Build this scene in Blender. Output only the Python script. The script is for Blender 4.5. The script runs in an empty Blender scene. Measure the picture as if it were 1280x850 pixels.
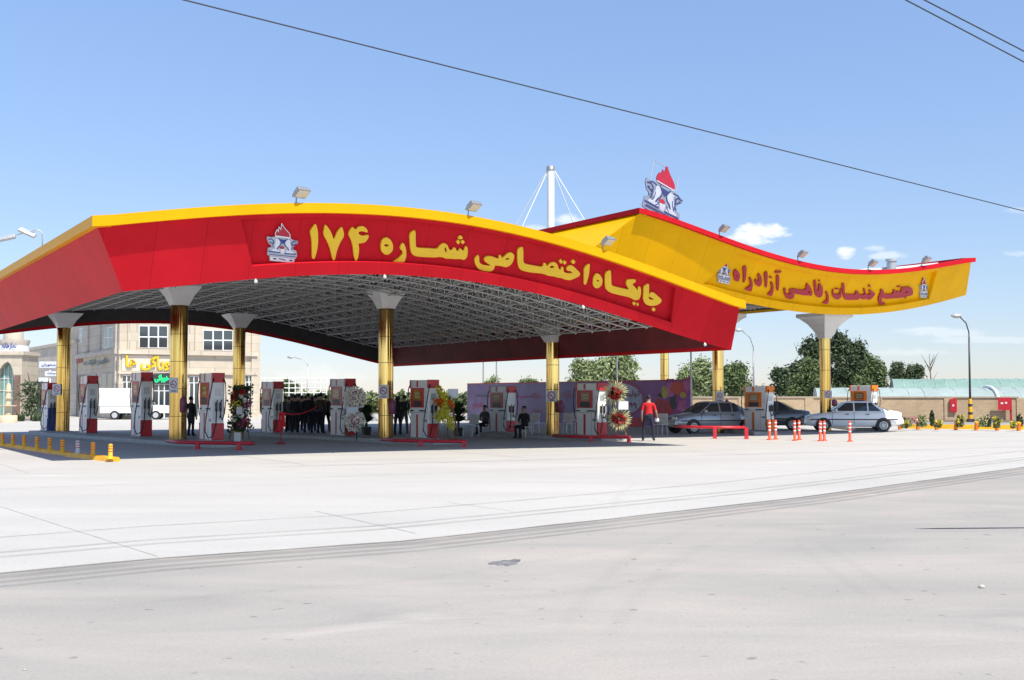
import bpy, bmesh, math, random
import numpy as np
from mathutils import Vector, Matrix
from mathutils.geometry import tessellate_polygon
random.seed(7)
R = math.radians
scene = bpy.context.scene
C = scene.collection

# ------------------------------------------------------------------ camera
CAM_H = 1.65
FPX = 1500.0                      # focal length in pixels of the 1280 px wide photograph
PITCH = math.atan(70.0 / FPX)
cd = bpy.data.cameras.new('camera')
cam = bpy.data.objects.new('camera', cd)
C.objects.link(cam)
cd.sensor_width = 36.0
cd.lens = 36.0 * FPX / 1280.0
cd.clip_start = 0.1
cd.clip_end = 4000
cam.location = (0, 0, CAM_H)
cam.rotation_euler = (R(90) + PITCH, 0, 0)
scene.camera = cam

# ------------------------------------------------------------------ sun, sky, exposure
U = Vector((0.857, 0.514, 0)).normalized()      # along the front of the canopy, to the right
V = Vector((-U.y, U.x, 0))                       # into the depth of the canopy
SUN_EL = R(56)
SUN_H = (-V * 1.0 + U * 0.03).normalized()      # horizontal direction towards the sun
SUN = Vector((SUN_H.x * math.cos(SUN_EL), SUN_H.y * math.cos(SUN_EL), math.sin(SUN_EL)))
sl = bpy.data.lights.new('sun', 'SUN')
sl.energy = 4.6
sl.angle = R(0.53)
sl.color = (1.0, 0.955, 0.85)
so = bpy.data.objects.new('sun', sl)
C.objects.link(so)
so.rotation_euler = (-SUN).to_track_quat('-Z', 'Y').to_euler()
so.location = (0, 0, 60)

world = bpy.data.worlds.new('World')
scene.world = world
world.use_nodes = True
wn, wl = world.node_tree.nodes, world.node_tree.links
bg = wn['Background']
bg.inputs['Strength'].default_value = 0.105
sky = wn.new('ShaderNodeTexSky')
sky.sky_type = 'NISHITA'
sky.sun_disc = False
sky.sun_elevation = SUN_EL
sky.sun_rotation = math.atan2(SUN_H.x, SUN_H.y)
sky.altitude = 1200
sky.air_density = 1.0
sky.dust_density = 0.25
sky.ozone_density = 3.0
scene.view_settings.view_transform = 'Standard'
scene.view_settings.look = 'None'
scene.view_settings.gamma = 1
scene.view_settings.use_curve_mapping = False
scene.view_settings.exposure = 0.35
scene.render.engine = 'CYCLES'
scene.cycles.max_bounces = 8
scene.cycles.sample_clamp_indirect = 8


def math_node(op, a, b=None, clamp=False):
    n = wn.new('ShaderNodeMath'); n.operation = op; n.use_clamp = clamp
    for i, x in enumerate((a, b)):
        if x is None: continue
        if isinstance(x, (int, float)): n.inputs[i].default_value = x
        else: wl.new(x, n.inputs[i])
    return n.outputs[0]


# a few small fair-weather clouds low in the sky: (azimuth tangent, elevation tangent, half width, half height, strength)
tc = wn.new('ShaderNodeTexCoord')
sp = wn.new('ShaderNodeSeparateXYZ'); wl.new(tc.outputs['Generated'], sp.inputs[0])
yy = math_node('MAXIMUM', sp.outputs['Y'], 0.02)
az, el = math_node('DIVIDE', sp.outputs['X'], yy), math_node('DIVIDE', sp.outputs['Z'], yy)
nz = wn.new('ShaderNodeTexNoise'); nz.inputs['Scale'].default_value = 55; nz.inputs['Detail'].default_value = 7
nz.inputs['Roughness'].default_value = 0.62
mp = wn.new('ShaderNodeMapping'); mp.inputs['Scale'].default_value = (1, 1, 2.2)
wl.new(tc.outputs['Generated'], mp.inputs[0]); wl.new(mp.outputs[0], nz.inputs['Vector'])
nzc = math_node('MULTIPLY', math_node('SUBTRACT', nz.outputs['Fac'], 0.5), 3.2)
acc = None
for (px, py, hw, hh, st) in ((952, 291, 36, 14, 1.0), (925, 298, 24, 7, .5), (1060, 315, 13, 8, .75), (1110, 319, 26, 6, .42), (1095, 310, 14, 4, .35),
                             (1272, 316, 20, 5, .35), (712, 276, 26, 9, .6), (668, 286, 16, 8, .45), (1180, 415, 60, 7, .3),
                             (1230, 425, 70, 6, .25), (1130, 440, 60, 6, .22), (60, 470, 60, 8, .3), (1280, 262, 30, 5, .2),
                             (400, 470, 60, 14, .25), (1070, 372, 50, 6, .15)):
    a = math_node('POWER', math_node('ABSOLUTE', math_node('DIVIDE', math_node('SUBTRACT', az, (px - 640) / FPX), hw / FPX)), 2)
    b = math_node('POWER', math_node('ABSOLUTE', math_node('DIVIDE', math_node('SUBTRACT', el, (495 - py) / FPX), hh / FPX)), 2)
    f = math_node('ADD', math_node('SUBTRACT', 1.0, math_node('ADD', a, b)), nzc)
    f = math_node('MULTIPLY', math_node('MULTIPLY', f, 1.1, True), st)
    acc = f if acc is None else math_node('MAXIMUM', acc, f)
mix = wn.new('ShaderNodeMix'); mix.data_type = 'RGBA'
wl.new(acc, mix.inputs['Factor'])
rmp = wn.new('ShaderNodeValToRGB'); wl.new(math_node('MULTIPLY', el, 3.0, True), rmp.inputs[0])
rmp.color_ramp.elements[0].color = (.72, .69, .80, 1); rmp.color_ramp.elements[1].color = (1.44, 1.37, 1.36, 1)
e_ = rmp.color_ramp.elements.new(.35); e_.color = (1.02, .945, .96, 1)
tint = wn.new('ShaderNodeMix'); tint.data_type = 'RGBA'; tint.blend_type = 'MULTIPLY'; tint.inputs['Factor'].default_value = 1
wl.new(sky.outputs[0], tint.inputs['A']); wl.new(rmp.outputs[0], tint.inputs['B'])
gain = wn.new('ShaderNodeMix'); gain.data_type = 'RGBA'; gain.blend_type = 'MULTIPLY'; gain.inputs['Factor'].default_value = 1
wl.new(tint.outputs['Result'], gain.inputs['A']); gain.inputs['B'].default_value = (1.12, 1.12, 1.12, 1)
wl.new(gain.outputs['Result'], mix.inputs['A'])
mix.inputs['B'].default_value = (8.6, 8.7, 8.9, 1)
wl.new(mix.outputs['Result'], bg.inputs['Color'])


# ------------------------------------------------------------------ photograph pixel -> place
def ray(px, py):
    cx, cy = (px - 640) / FPX, (425 - py) / FPX
    return Vector((cx, math.cos(PITCH) - cy * math.sin(PITCH), math.sin(PITCH) + cy * math.cos(PITCH)))


EYE = Vector((0, 0, CAM_H))


def G(px, py, z=0.0):
    """point on the horizontal plane z"""
    d = ray(px, py)
    return EYE + d * ((z - CAM_H) / d.z)


def D(px, py, y):
    """point at distance y in front"""
    d = ray(px, py)
    return EYE + d * (y / d.y)


def proj(p):
    q = p - EYE
    f = q.y * math.cos(PITCH) + q.z * math.sin(PITCH)
    up = -q.y * math.sin(PITCH) + q.z * math.cos(PITCH)
    return 640 + FPX * q.x / f, 425 - FPX * up / f


O = Vector((-4.6, 31.3, 0))


def P(s, t, z=0.0):
    return O + U * s + V * t + Vector((0, 0, z))


def ST(p):
    q = p - O
    return q.dot(U), q.dot(V)


def on_t(px, py, t):
    """(s, z) where the pixel's ray meets the vertical plane at depth t"""
    d = ray(px, py)
    k = (t - (EYE - O).dot(V)) / d.dot(V)
    h = EYE + d * k
    return (h - O).dot(U), h.z


# ------------------------------------------------------------------ materials
MATS = {}


def mat(name, col, rough=0.6, metal=0.0, var=0.0, vscale=3.0, bump=0.0, bscale=20.0, spec=0.5, emit=None, coat=0.0, alpha=None, trans=0.0, detail=5):
    if name in MATS: return MATS[name]
    m = bpy.data.materials.new(name); m.use_nodes = True
    n, l = m.node_tree.nodes, m.node_tree.links
    b = n['Principled BSDF']
    b.inputs['Base Color'].default_value = (*col, 1)
    b.inputs['Roughness'].default_value = rough
    b.inputs['Metallic'].default_value = metal
    b.inputs['Specular IOR Level'].default_value = spec
    b.inputs['Coat Weight'].default_value = coat
    b.inputs['Coat Roughness'].default_value = 0.06
    if trans: b.inputs['Transmission Weight'].default_value = trans
    if emit:
        b.inputs['Emission Color'].default_value = (*emit[0], 1)
        b.inputs['Emission Strength'].default_value = emit[1]
    t = n.new('ShaderNodeTexCoord')
    if var:
        z = n.new('ShaderNodeTexNoise'); z.inputs['Scale'].default_value = vscale; z.inputs['Detail'].default_value = detail
        z.inputs['Roughness'].default_value = .65
        l.new(t.outputs['Object'], z.inputs['Vector'])
        r = n.new('ShaderNodeValToRGB')
        r.color_ramp.elements[0].position = .3; r.color_ramp.elements[1].position = .7
        r.color_ramp.elements[0].color = (*[max(0, c * (1 - var)) for c in col], 1)
        r.color_ramp.elements[1].color = (*[min(1, c * (1 + var)) for c in col], 1)
        l.new(z.outputs['Fac'], r.inputs[0]); l.new(r.outputs[0], b.inputs['Base Color'])
    if bump:
        z2 = n.new('ShaderNodeTexNoise'); z2.inputs['Scale'].default_value = bscale; z2.inputs['Detail'].default_value = 4
        l.new(t.outputs['Object'], z2.inputs['Vector'])
        bp = n.new('ShaderNodeBump'); bp.inputs['Strength'].default_value = bump; bp.inputs['Distance'].default_value = .02
        l.new(z2.outputs['Fac'], bp.inputs['Height']); l.new(bp.outputs[0], b.inputs['Normal'])
    MATS[name] = m
    return m


M = {
    'red': mat('red_panel', (.54, .013, .022), .46, 0, .08, .9, .02, 1.2, .05),
    'red_paint': mat('red_paint', (.55, .015, .03), .35, 0, .08, 4),
    'red_dull': mat('red_dull', (.40, .02, .03), .55, 0, .15, 6),
    'yellow': mat('yellow_panel', (.90, .475, .001), .42, 0, .06, .9, .02, 1.2, .10),
    'yellow_trim': mat('yellow_trim', (.76, .36, .002), .42, 0, .06, .9, .02, 1.2, .10),
    'yellow_letter': mat('yellow_letter', (.80, .50, .015), .4, 0, .06, 2),
    'red_letter': mat('red_letter', (.42, .012, .035), .4, 0, .08, 2),
    'yellow_paint': mat('yellow_paint', (.85, .42, .01), .55, 0, .18, 5),
    'orange': mat('orange_paint', (.80, .20, .01), .5, 0, .08, 5),
    'white': mat('white_paint', (.86, .86, .84), .4, 0, .05, 3),
    'white_dirty': mat('white_dirty', (.62, .61, .58), .5, 0, .12, 4),
    'capital': mat('capital_panel', (.90, .89, .87), .5, 0, .06, 2),
    'steel': mat('space_frame_paint', (.50, .50, .49), .5, 0.0, .06, 3),
    'deck': mat('roof_sheet', (.15, .155, .16), .55, .2, .12, .7),
    'seam': mat('gold_seam', (.10, .07, .03), .4, .6),
    'readout': mat('pump_readout', (.30, .30, .20), .15, 0, .1, 3),
    'shade_sheet_red': mat('side_shade', (.15, .018, .022), .7, 0, .25, 1),  # red darkened to its shaded tone, for the sheet added inside the side
    'shade_sheet': mat('frame_shade', (.075, .068, .068), .8, 0, .2, 1),  # dark tone of the shade among the trusses, put into the colour
    'roofwhite': mat('roof_white', (.8, .8, .8), .5),
    'black': mat('black_rubber', (.015, .015, .017), .5),
    'dark': mat('dark_plastic', (.04, .04, .045), .45),
    'grey': mat('grey_metal', (.32, .32, .33), .45, .4, .1, 4),
    'lightgrey': mat('light_grey_metal', (.52, .53, .54), .4, .3, .06, 4),
    'screen': mat('screen_glass', (.05, .045, .02), .15, 0, .3, 5),
    'screen_orange': mat('screen_orange', (.28, .11, .02), .2, 0, .4, 4),
    'glass': mat('window_glass', (.035, .045, .055), .06, 0, 0, 1, 0, 1, .8),
    'glass_teal': mat('window_glass_teal', (.16, .33, .30), .1, 0, .2, 1, 0, 1, .8),
    'lampglass': mat('lamp_glass', (.62, .58, .45), .12),
    'blue': mat('emblem_blue', (.02, .045, .25), .4),
    'navy': mat('navy_cloth', (.012, .016, .035), .85, 0, .2, 20),
    'emblem_grey': mat('emblem_grey', (.42, .45, .50), .4, 0, .08, 6),
    'emblem_line': mat('emblem_line', (.035, .045, .16), .4),
    'emblem_dark': mat('emblem_dark', (.22, .25, .33), .4, 0, .1, 6),
    'emblem_pale': mat('emblem_pale', (.46, .49, .56), .4, 0, .1, 6),
    'emblem_white': mat('emblem_white', (.70, .72, .75), .4),
    'tile': mat('stone_cladding', (.60, .52, .41), .7, 0, .08, 1.5),
    'tile2': mat('stone_cladding_grey', (.56, .50, .43), .7, 0, .08, 1.5),
    'tilebrown': mat('stone_brown', (.20, .12, .09), .6, 0, .15, 2),
    'frame_white': mat('window_frame_white', (.75, .75, .74), .4),
    'trunk': mat('bark', (.12, .085, .06), .9, 0, .25, 6, .4, 12),
    'carwhite': mat('car_paint_white', (.90, .90, .90), .25, 0, .02, 2, 0, 1, .5, None, .6),
    'carsilver': mat('car_paint_silver', (.40, .42, .45), .3, .3, .02, 2, 0, 1, .5, None, .6),
    'cardark': mat('car_paint_dark', (.16, .17, .19), .28, .4, .02, 2, 0, 1, .5, None, .6),
    'skin': mat('skin', (.42, .24, .16), .55, 0, .06, 20),
    'hair': mat('hair', (.012, .01, .009), .6),
    'clothred': mat('red_cloth', (.62, .015, .02), .8, 0, .12, 25),
    'clothblack': mat('black_cloth', (.014, .014, .016), .85, 0, .3, 25),
    'clothgrey': mat('grey_cloth', (.09, .09, .095), .85, 0, .2, 25),
    'clothwhite': mat('white_cloth', (.55, .55, .56), .8, 0, .1, 25),
    'clothbrown': mat('brown_cloth', (.07, .05, .04), .85, 0, .2, 25),
    'palm': mat('palm_green', (.035, .075, .025), .6, 0, .3, 6),
    'leaf_dark': mat('leaf_dark', (.062, .092, .038), .65, 0, .45, .6),
    'leaf_mid': mat('leaf_mid', (.105, .145, .048), .65, 0, .45, .6),
    'leaf_pale': mat('leaf_pale', (.23, .28, .12), .65, 0, .4, .6),
    'leaf_yellow': mat('leaf_yellow', (.17, .17, .05), .65, 0, .4, 1.2),
    'petalwhite': mat('petal_white', (.84, .79, .70), .6, 0, .15, 9),
    'petalcream': mat('petal_cream', (.60, .55, .25), .6, 0, .2, 9),
    'petalyellow': mat('petal_yellow', (.65, .58, .06), .6, 0, .2, 9),
    'petalred': mat('petal_red', (.45, .02, .02), .6, 0, .3, 9),
    'petalorange': mat('petal_orange', (.65, .16, .01), .6, 0, .2, 9),
    'petalpink': mat('petal_pink', (.55, .12, .25), .6, 0, .2, 9),
    'wood': mat('wood_lath', (.22, .13, .07), .7, 0, .25, 8),
    'paper': mat('paper_card', (.72, .74, .80), .7, 0, .04, 9),
    'ledgreen': mat('led_green', (.0, .25, .05), .4, 0, 0, 1, 0, 1, .5, ((.0, 1.0, .25), 1.6)),
    'bluebarrel': mat('blue_plastic', (.02, .05, .22), .4, 0, .1, 4),
    'plasticbag': mat('purple_cover', (.25, .07, .13), .5, 0, .25, 8),
    'ghouse_teal': mat('greenhouse_film_teal', (.35, .42, .40), .7, 0, .12, .35, 0, 20, .15),
    'ghouse_green': mat('greenhouse_film_green', (.24, .36, .31), .7, 0, .12, .35, 0, 20, .15),
    'wallbeige': mat('rendered_wall', (.56, .42, .27), .8, 0, .10, 1.2, .2, 10),
    'concrete_kerb': mat('kerb_concrete', (.42, .41, .39), .85, 0, .12, 3, .2, 20),
    'tail': mat('tail_lamp', (.35, .01, .01), .2),
    'headlamp': mat('head_lamp', (.7, .72, .75), .1),
}


def gold_sheet():
    m = mat('gold_sheet', (.70, .46, .13), .13, 1.0); n, l = m.node_tree.nodes, m.node_tree.links; b = n['Principled BSDF']
    t = n.new('ShaderNodeTexCoord'); mp_ = n.new('ShaderNodeMapping'); mp_.inputs['Scale'].default_value = (3.4, 3.4, .05); l.new(t.outputs['Object'], mp_.inputs[0])
    z = n.new('ShaderNodeTexNoise'); z.inputs['Scale'].default_value = 1.6; z.inputs['Detail'].default_value = 2; l.new(mp_.outputs[0], z.inputs['Vector'])
    bp = n.new('ShaderNodeBump'); bp.inputs['Strength'].default_value = 1.0; bp.inputs['Distance'].default_value = .13; l.new(z.outputs['Fac'], bp.inputs['Height']); l.new(bp.outputs[0], b.inputs['Normal'])
    z2 = n.new('ShaderNodeTexNoise'); z2.inputs['Scale'].default_value = 2.2; z2.inputs['Detail'].default_value = 3; l.new(mp_.outputs[0], z2.inputs['Vector'])
    r = n.new('ShaderNodeValToRGB'); r.color_ramp.elements[0].position = .35; r.color_ramp.elements[1].position = .65
    r.color_ramp.elements[0].color = (.50, .30, .075, 1); r.color_ramp.elements[1].color = (.80, .60, .25, 1); l.new(z2.outputs['Fac'], r.inputs[0]); l.new(r.outputs[0], b.inputs['Base Color'])
    return m


M['gold'] = gold_sheet()


def add_seams(m, pitch, dark):
    """thin vertical joints between cladding panels, plus slight tone steps from panel to panel"""
    n, l = m.node_tree.nodes, m.node_tree.links; b = n['Principled BSDF']
    src = b.inputs['Base Color'].links[0].from_socket
    g = n.new('ShaderNodeNewGeometry')
    def vdot(a, v):
        x = n.new('ShaderNodeVectorMath'); x.operation = 'DOT_PRODUCT'; l.new(a, x.inputs[0]); x.inputs[1].default_value = v; return x.outputs['Value']
    def mm(op, a, c=None):
        x = n.new('ShaderNodeMath'); x.operation = op
        for i, k in enumerate((a, c)):
            if k is None: continue
            if isinstance(k, (int, float)): x.inputs[i].default_value = k
            else: l.new(k, x.inputs[i])
        return x.outputs[0]
    side = mm('GREATER_THAN', mm('ABSOLUTE', vdot(g.outputs['Normal'], U)), mm('ABSOLUTE', vdot(g.outputs['Normal'], V)))
    cu, cv = vdot(g.outputs['Position'], U), vdot(g.outputs['Position'], V)
    co = mm('DIVIDE', mm('ADD', mm('MULTIPLY', cu, mm('SUBTRACT', 1.0, side)), mm('MULTIPLY', cv, side)), pitch)
    line = mm('LESS_THAN', mm('FRACT', co), .014 / pitch)
    wn_ = n.new('ShaderNodeTexWhiteNoise'); wn_.noise_dimensions = '1D'; l.new(mm('FLOOR', co), wn_.inputs['W'])
    tone = mm('ADD', .95, mm('MULTIPLY', wn_.outputs['Value'], .10))
    fac = mm('MULTIPLY', tone, mm('SUBTRACT', 1.0, mm('MULTIPLY', line, dark)))
    x = n.new('ShaderNodeVectorMath'); x.operation = 'SCALE'; l.new(src, x.inputs[0]); l.new(fac, x.inputs['Scale']); l.new(x.outputs[0], b.inputs['Base Color'])


add_seams(M['red'], 1.22, .35); add_seams(M['yellow'], 1.22, .30)


def add_stone(m, w, h, dark):
    """coursed cladding stones: joints and a slightly different tone for each stone"""
    n, l = m.node_tree.nodes, m.node_tree.links; b = n['Principled BSDF']
    src = b.inputs['Base Color'].links[0].from_socket
    g = n.new('ShaderNodeNewGeometry'); s_ = n.new('ShaderNodeSeparateXYZ'); l.new(g.outputs['Position'], s_.inputs[0])
    a = n.new('ShaderNodeMath'); a.operation = 'SUBTRACT'; l.new(s_.outputs['X'], a.inputs[0]); l.new(s_.outputs['Y'], a.inputs[1])
    c = n.new('ShaderNodeCombineXYZ'); l.new(a.outputs[0], c.inputs['X']); l.new(s_.outputs['Z'], c.inputs['Y'])
    br = n.new('ShaderNodeTexBrick'); br.inputs['Scale'].default_value = 1; br.inputs['Brick Width'].default_value = w; br.inputs['Row Height'].default_value = h; br.inputs['Mortar Size'].default_value = .014
    br.inputs['Color1'].default_value = (1, 1, 1, 1); br.inputs['Color2'].default_value = (.88, .87, .86, 1); br.inputs['Mortar'].default_value = (dark, dark, dark, 1); l.new(c.outputs[0], br.inputs['Vector'])
    x = n.new('ShaderNodeMix'); x.data_type = 'RGBA'; x.blend_type = 'MULTIPLY'; x.inputs['Factor'].default_value = 1; l.new(src, x.inputs['A']); l.new(br.outputs['Color'], x.inputs['B']); l.new(x.outputs['Result'], b.inputs['Base Color'])


add_stone(M['tile'], 1.3, .62, .62); add_stone(M['tile2'], 1.3, .62, .62); add_stone(M['wallbeige'], .42, .14, .8)


# ------------------------------------------------------------------ mesh builder
class MB:
    def __init__(self):
        self.v, self.f, self.m, self.s = [], [], [], []

    def add(self, vs, fs, mi=0, sm=False):
        o = len(self.v)
        self.v += [tuple(x) for x in vs]
        for f in fs:
            self.f.append([i + o for i in f]); self.m.append(mi); self.s.append(sm)
        return self

    def box(self, c, size, mi=0, rz=0.0, rx=0.0, ry=0.0, taper=1.0):
        hx, hy, hz = size[0] / 2, size[1] / 2, size[2] / 2
        vs = []
        rot = Matrix.Rotation(rz, 3, 'Z') @ Matrix.Rotation(ry, 3, 'Y') @ Matrix.Rotation(rx, 3, 'X')
        for z, k in ((-hz, 1), (hz, taper)):
            for x, y in ((-hx, -hy), (hx, -hy), (hx, hy), (-hx, hy)):
                vs.append(rot @ Vector((x * k, y * k, z)) + Vector(c))
        return self.add(vs, [(3, 2, 1, 0), (4, 5, 6, 7), (0, 1, 5, 4), (1, 2, 6, 5), (2, 3, 7, 6), (3, 0, 4, 7)], mi)

    def tube(self, a, b, r, n=6, mi=0, r2=None, caps=True):
        a, b = Vector(a), Vector(b)
        d = (b - a)
        if d.length < 1e-6: return self
        q = d.to_track_quat('Z', 'Y')
        r2 = r if r2 is None else r2
        vs = []
        for p, rr in ((a, r), (b, r2)):
            for i in range(n):
                w = 2 * math.pi * i / n
                vs.append(p + q @ Vector((rr * math.cos(w), rr * math.sin(w), 0)))
        fs = [(i, (i + 1) % n, n + (i + 1) % n, n + i) for i in range(n)]
        if n > 4:
            self.add(vs, fs, mi, True)
            if caps: self.add(vs, [tuple(reversed(range(n))), tuple(range(n, 2 * n))], mi)
        else:
            if caps: fs += [tuple(reversed(range(n))), tuple(range(n, 2 * n))]
            self.add(vs, fs, mi)
        return self

    def path(self, pts, r, n=6, mi=0, radii=None):
        pts = [Vector(p) for p in pts]
        vs, N = [], len(pts)
        for i, p in enumerate(pts):
            d = pts[min(i + 1, N - 1)] - pts[max(i - 1, 0)]
            q = d.to_track_quat('Z', 'Y')
            rr = radii[i] if radii else r
            for k in range(n):
                w = 2 * math.pi * k / n
                vs.append(p + q @ Vector((rr * math.cos(w), rr * math.sin(w), 0)))
        fs = [(i * n + k, i * n + (k + 1) % n, (i + 1) * n + (k + 1) % n, (i + 1) * n + k) for i in range(N - 1) for k in range(n)]
        fs += [tuple(reversed(range(n))), tuple(range((N - 1) * n, N * n))]
        return self.add(vs, fs, mi, True)

    def lathe(self, prof, n=16, c=(0, 0, 0), mi=0, sm=True, cap=True, rz=0.0):
        vs = []
        for r, z in prof:
            for k in range(n):
                w = 2 * math.pi * k / n + rz
                vs.append((c[0] + r * math.cos(w), c[1] + r * math.sin(w), c[2] + z))
        L = len(prof)
        fs = [(i * n + k, i * n + (k + 1) % n, (i + 1) * n + (k + 1) % n, (i + 1) * n + k) for i in range(L - 1) for k in range(n)]
        self.add(vs, fs, mi, sm)
        if cap: self.add(vs, [tuple(reversed(range(n))), tuple(range((L - 1) * n, L * n))], mi)
        return self

    def sphere(self, c, r, n=10, k=6, mi=0, scale=(1, 1, 1)):
        vs, fs = [], []
        for i in range(k + 1):
            th = math.pi * i / k
            for j in range(n):
                w = 2 * math.pi * j / n
                vs.append((c[0] + r * scale[0] * math.sin(th) * math.cos(w), c[1] + r * scale[1] * math.sin(th) * math.sin(w), c[2] - r * scale[2] * math.cos(th)))
        for i in range(k):
            for j in range(n):
                fs.append((i * n + j, i * n + (j + 1) % n, (i + 1) * n + (j + 1) % n, (i + 1) * n + j))
        return self.add(vs, fs, mi, True)

    def quad(self, a, b, c, d, mi=0):
        return self.add([a, b, c, d], [(0, 1, 2, 3)], mi)

    def prism(self, outer, fn, d0, d1, holes=(), mi=0):
        """outline (and holes) in a plane, extruded from depth d0 to d1; fn(x, y, depth) -> point"""
        loops = [list(outer)] + [list(h) for h in holes]
        tris = tessellate_polygon([[Vector((x, y, 0)) for x, y in lp] for lp in loops])
        flat = [p for lp in loops for p in lp]
        n = len(flat)
        vs = [fn(x, y, d1) for x, y in flat] + [fn(x, y, d0) for x, y in flat]
        fs = [tuple(t) for t in tris] + [tuple(i + n for i in reversed(t)) for t in tris]
        o = 0
        for lp in loops:
            k = len(lp)
            for i in range(k):
                j = (i + 1) % k
                fs.append((o + i, o + j, n + o + j, n + o + i))
            o += k
        return self.add(vs, fs, mi)

    def build(self, name, m, parent=None, loc=None, bevel=0.0, solid=0.0, fixn=False):
        me = bpy.data.meshes.new(name)
        me.from_pydata(self.v, [], self.f)
        for x in (m if isinstance(m, (list, tuple)) else [m]):
            me.materials.append(x)
        me.polygons.foreach_set('material_index', self.m)
        me.polygons.foreach_set('use_smooth', self.s)
        if fixn:
            b = bmesh.new(); b.from_mesh(me)
            bmesh.ops.recalc_face_normals(b, faces=b.faces); b.to_mesh(me); b.free()
        me.update()
        o = bpy.data.objects.new(name, me)
        C.objects.link(o)
        if parent is not None: o.parent = parent
        if loc is not None: o.location = loc
        if bevel:
            k = o.modifiers.new('bevel', 'BEVEL'); k.width = bevel; k.segments = 2; k.limit_method = 'ANGLE'; k.angle_limit = R(40)
        if solid:
            k = o.modifiers.new('solid', 'SOLIDIFY'); k.thickness = solid; k.offset = 0
        return o


def thing(name, label, cat, loc=(0, 0, 0), rz=0.0, group=None, scale=None):
    o = bpy.data.objects.new(name, None)
    C.objects.link(o)
    o.empty_display_size = .2
    o.location = loc; o.rotation_euler = (0, 0, rz)
    if scale is not None: o.scale = scale if isinstance(scale, (tuple, list)) else (scale,) * 3
    o['label'] = label; o['category'] = cat
    if group: o['group'] = group
    return o


def tag(o, label, cat, group=None):
    o['label'] = label; o['category'] = cat
    if group: o['group'] = group
    return o


def struct(o, kind='structure'):
    o['kind'] = kind
    return o


def copy_tree(o, parent=None):
    c = o.copy(); C.objects.link(c)
    if parent is not None: c.parent = parent
    for ch in list(o.children): copy_tree(ch, c)
    return c


def dup(o, label, loc, rz=None, group=None, scale=None):
    c = copy_tree(o)
    c['label'] = label
    c.location = loc
    if rz is not None: c.rotation_euler = (0, 0, rz)
    if scale is not None: c.scale = scale if isinstance(scale, (tuple, list)) else (scale,) * 3
    if group: c['group'] = group
    return c


def chaikin(pts, it=2):
    for _ in range(it):
        n, out = len(pts), []
        for i in range(n):
            a, b = pts[i], pts[(i + 1) % n]
            out.append((a[0] * .8 + b[0] * .2, a[1] * .8 + b[1] * .2)); out.append((a[0] * .2 + b[0] * .8, a[1] * .2 + b[1] * .8))
        pts = out
    return pts


# ---- small lettering: Persian shaped by hand into presentation forms, then turned into mesh
FORMS = {'ا': 'FE8D FE8E', 'آ': 'FE81 FE82', 'ب': 'FE8F FE90 FE91 FE92', 'پ': 'FB56 FB57 FB58 FB59', 'ت': 'FE95 FE96 FE97 FE98', 'ج': 'FE9D FE9E FE9F FEA0',
         'خ': 'FEA5 FEA6 FEA7 FEA8', 'د': 'FEA9 FEAA', 'ر': 'FEAD FEAE', 'ز': 'FEAF FEB0', 'س': 'FEB1 FEB2 FEB3 FEB4', 'ش': 'FEB5 FEB6 FEB7 FEB8', 'ص': 'FEB9 FEBA FEBB FEBC',
         'ف': 'FED1 FED2 FED3 FED4', 'ک': 'FB8E FB8F FB90 FB91', 'گ': 'FB92 FB93 FB94 FB95', 'ل': 'FEDD FEDE FEDF FEE0', 'م': 'FEE1 FEE2 FEE3 FEE4', 'ن': 'FEE5 FEE6 FEE7 FEE8',
         'و': 'FEED FEEE', 'ه': 'FEE9 FEEA FEEB FEEC', 'ی': 'FBFC FBFD FBFE FBFF'}
FORMS = {k: [chr(int(x, 16)) for x in s.split()] for k, s in FORMS.items()}


def shape_word(w):
    out = []
    for i, ch in enumerate(w):
        if ch not in FORMS: out.append(ch); continue
        f = FORMS[ch]
        p = i > 0 and len(FORMS.get(w[i - 1], [])) == 4
        n = i < len(w) - 1 and w[i + 1] in FORMS and len(f) == 4
        out.append(f[(3 if n else 1) if p else (2 if n else 0)])
    return ''.join(reversed(out))


def text_geo(s, bold=0.02):
    """vertices (x, y) and faces of a word, scaled to width 1 (height in the same unit)"""
    c = bpy.data.curves.new('lettering', 'FONT')
    c.body = ' '.join(shape_word(w) for w in reversed(s.split(' ')))
    c.offset = bold; c.resolution_u = 3
    o = bpy.data.objects.new('lettering', c); C.objects.link(o)
    bpy.context.view_layer.update()
    dg = bpy.context.evaluated_depsgraph_get()
    me = bpy.data.meshes.new_from_object(o.evaluated_get(dg))
    vs = [(v.co.x, v.co.y) for v in me.vertices]; fs = [tuple(p.vertices) for p in me.polygons]
    bpy.data.objects.remove(o); bpy.data.curves.remove(c); bpy.data.meshes.remove(me)
    if not vs: return [], [], 0
    x0, x1 = min(v[0] for v in vs), max(v[0] for v in vs)
    y0, y1 = min(v[1] for v in vs), max(v[1] for v in vs)
    k = 1 / (x1 - x0)
    return [((x - x0) * k, (y - y0) * k) for x, y in vs], fs, (y1 - y0) * k


def text_on(mb, s, org, xdir, ydir, width, height, out, mi=0, bold=.03):
    vs, fs, h = text_geo(s, bold)
    if not vs: return
    n = len(vs)
    pt = lambda x, y, e: Vector(org) + Vector(xdir) * (x * width) + Vector(ydir) * (y / h * height) + Vector(out) * e
    a = [pt(x, y, .012) for x, y in vs]
    mb.add(a, fs, mi)
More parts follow.
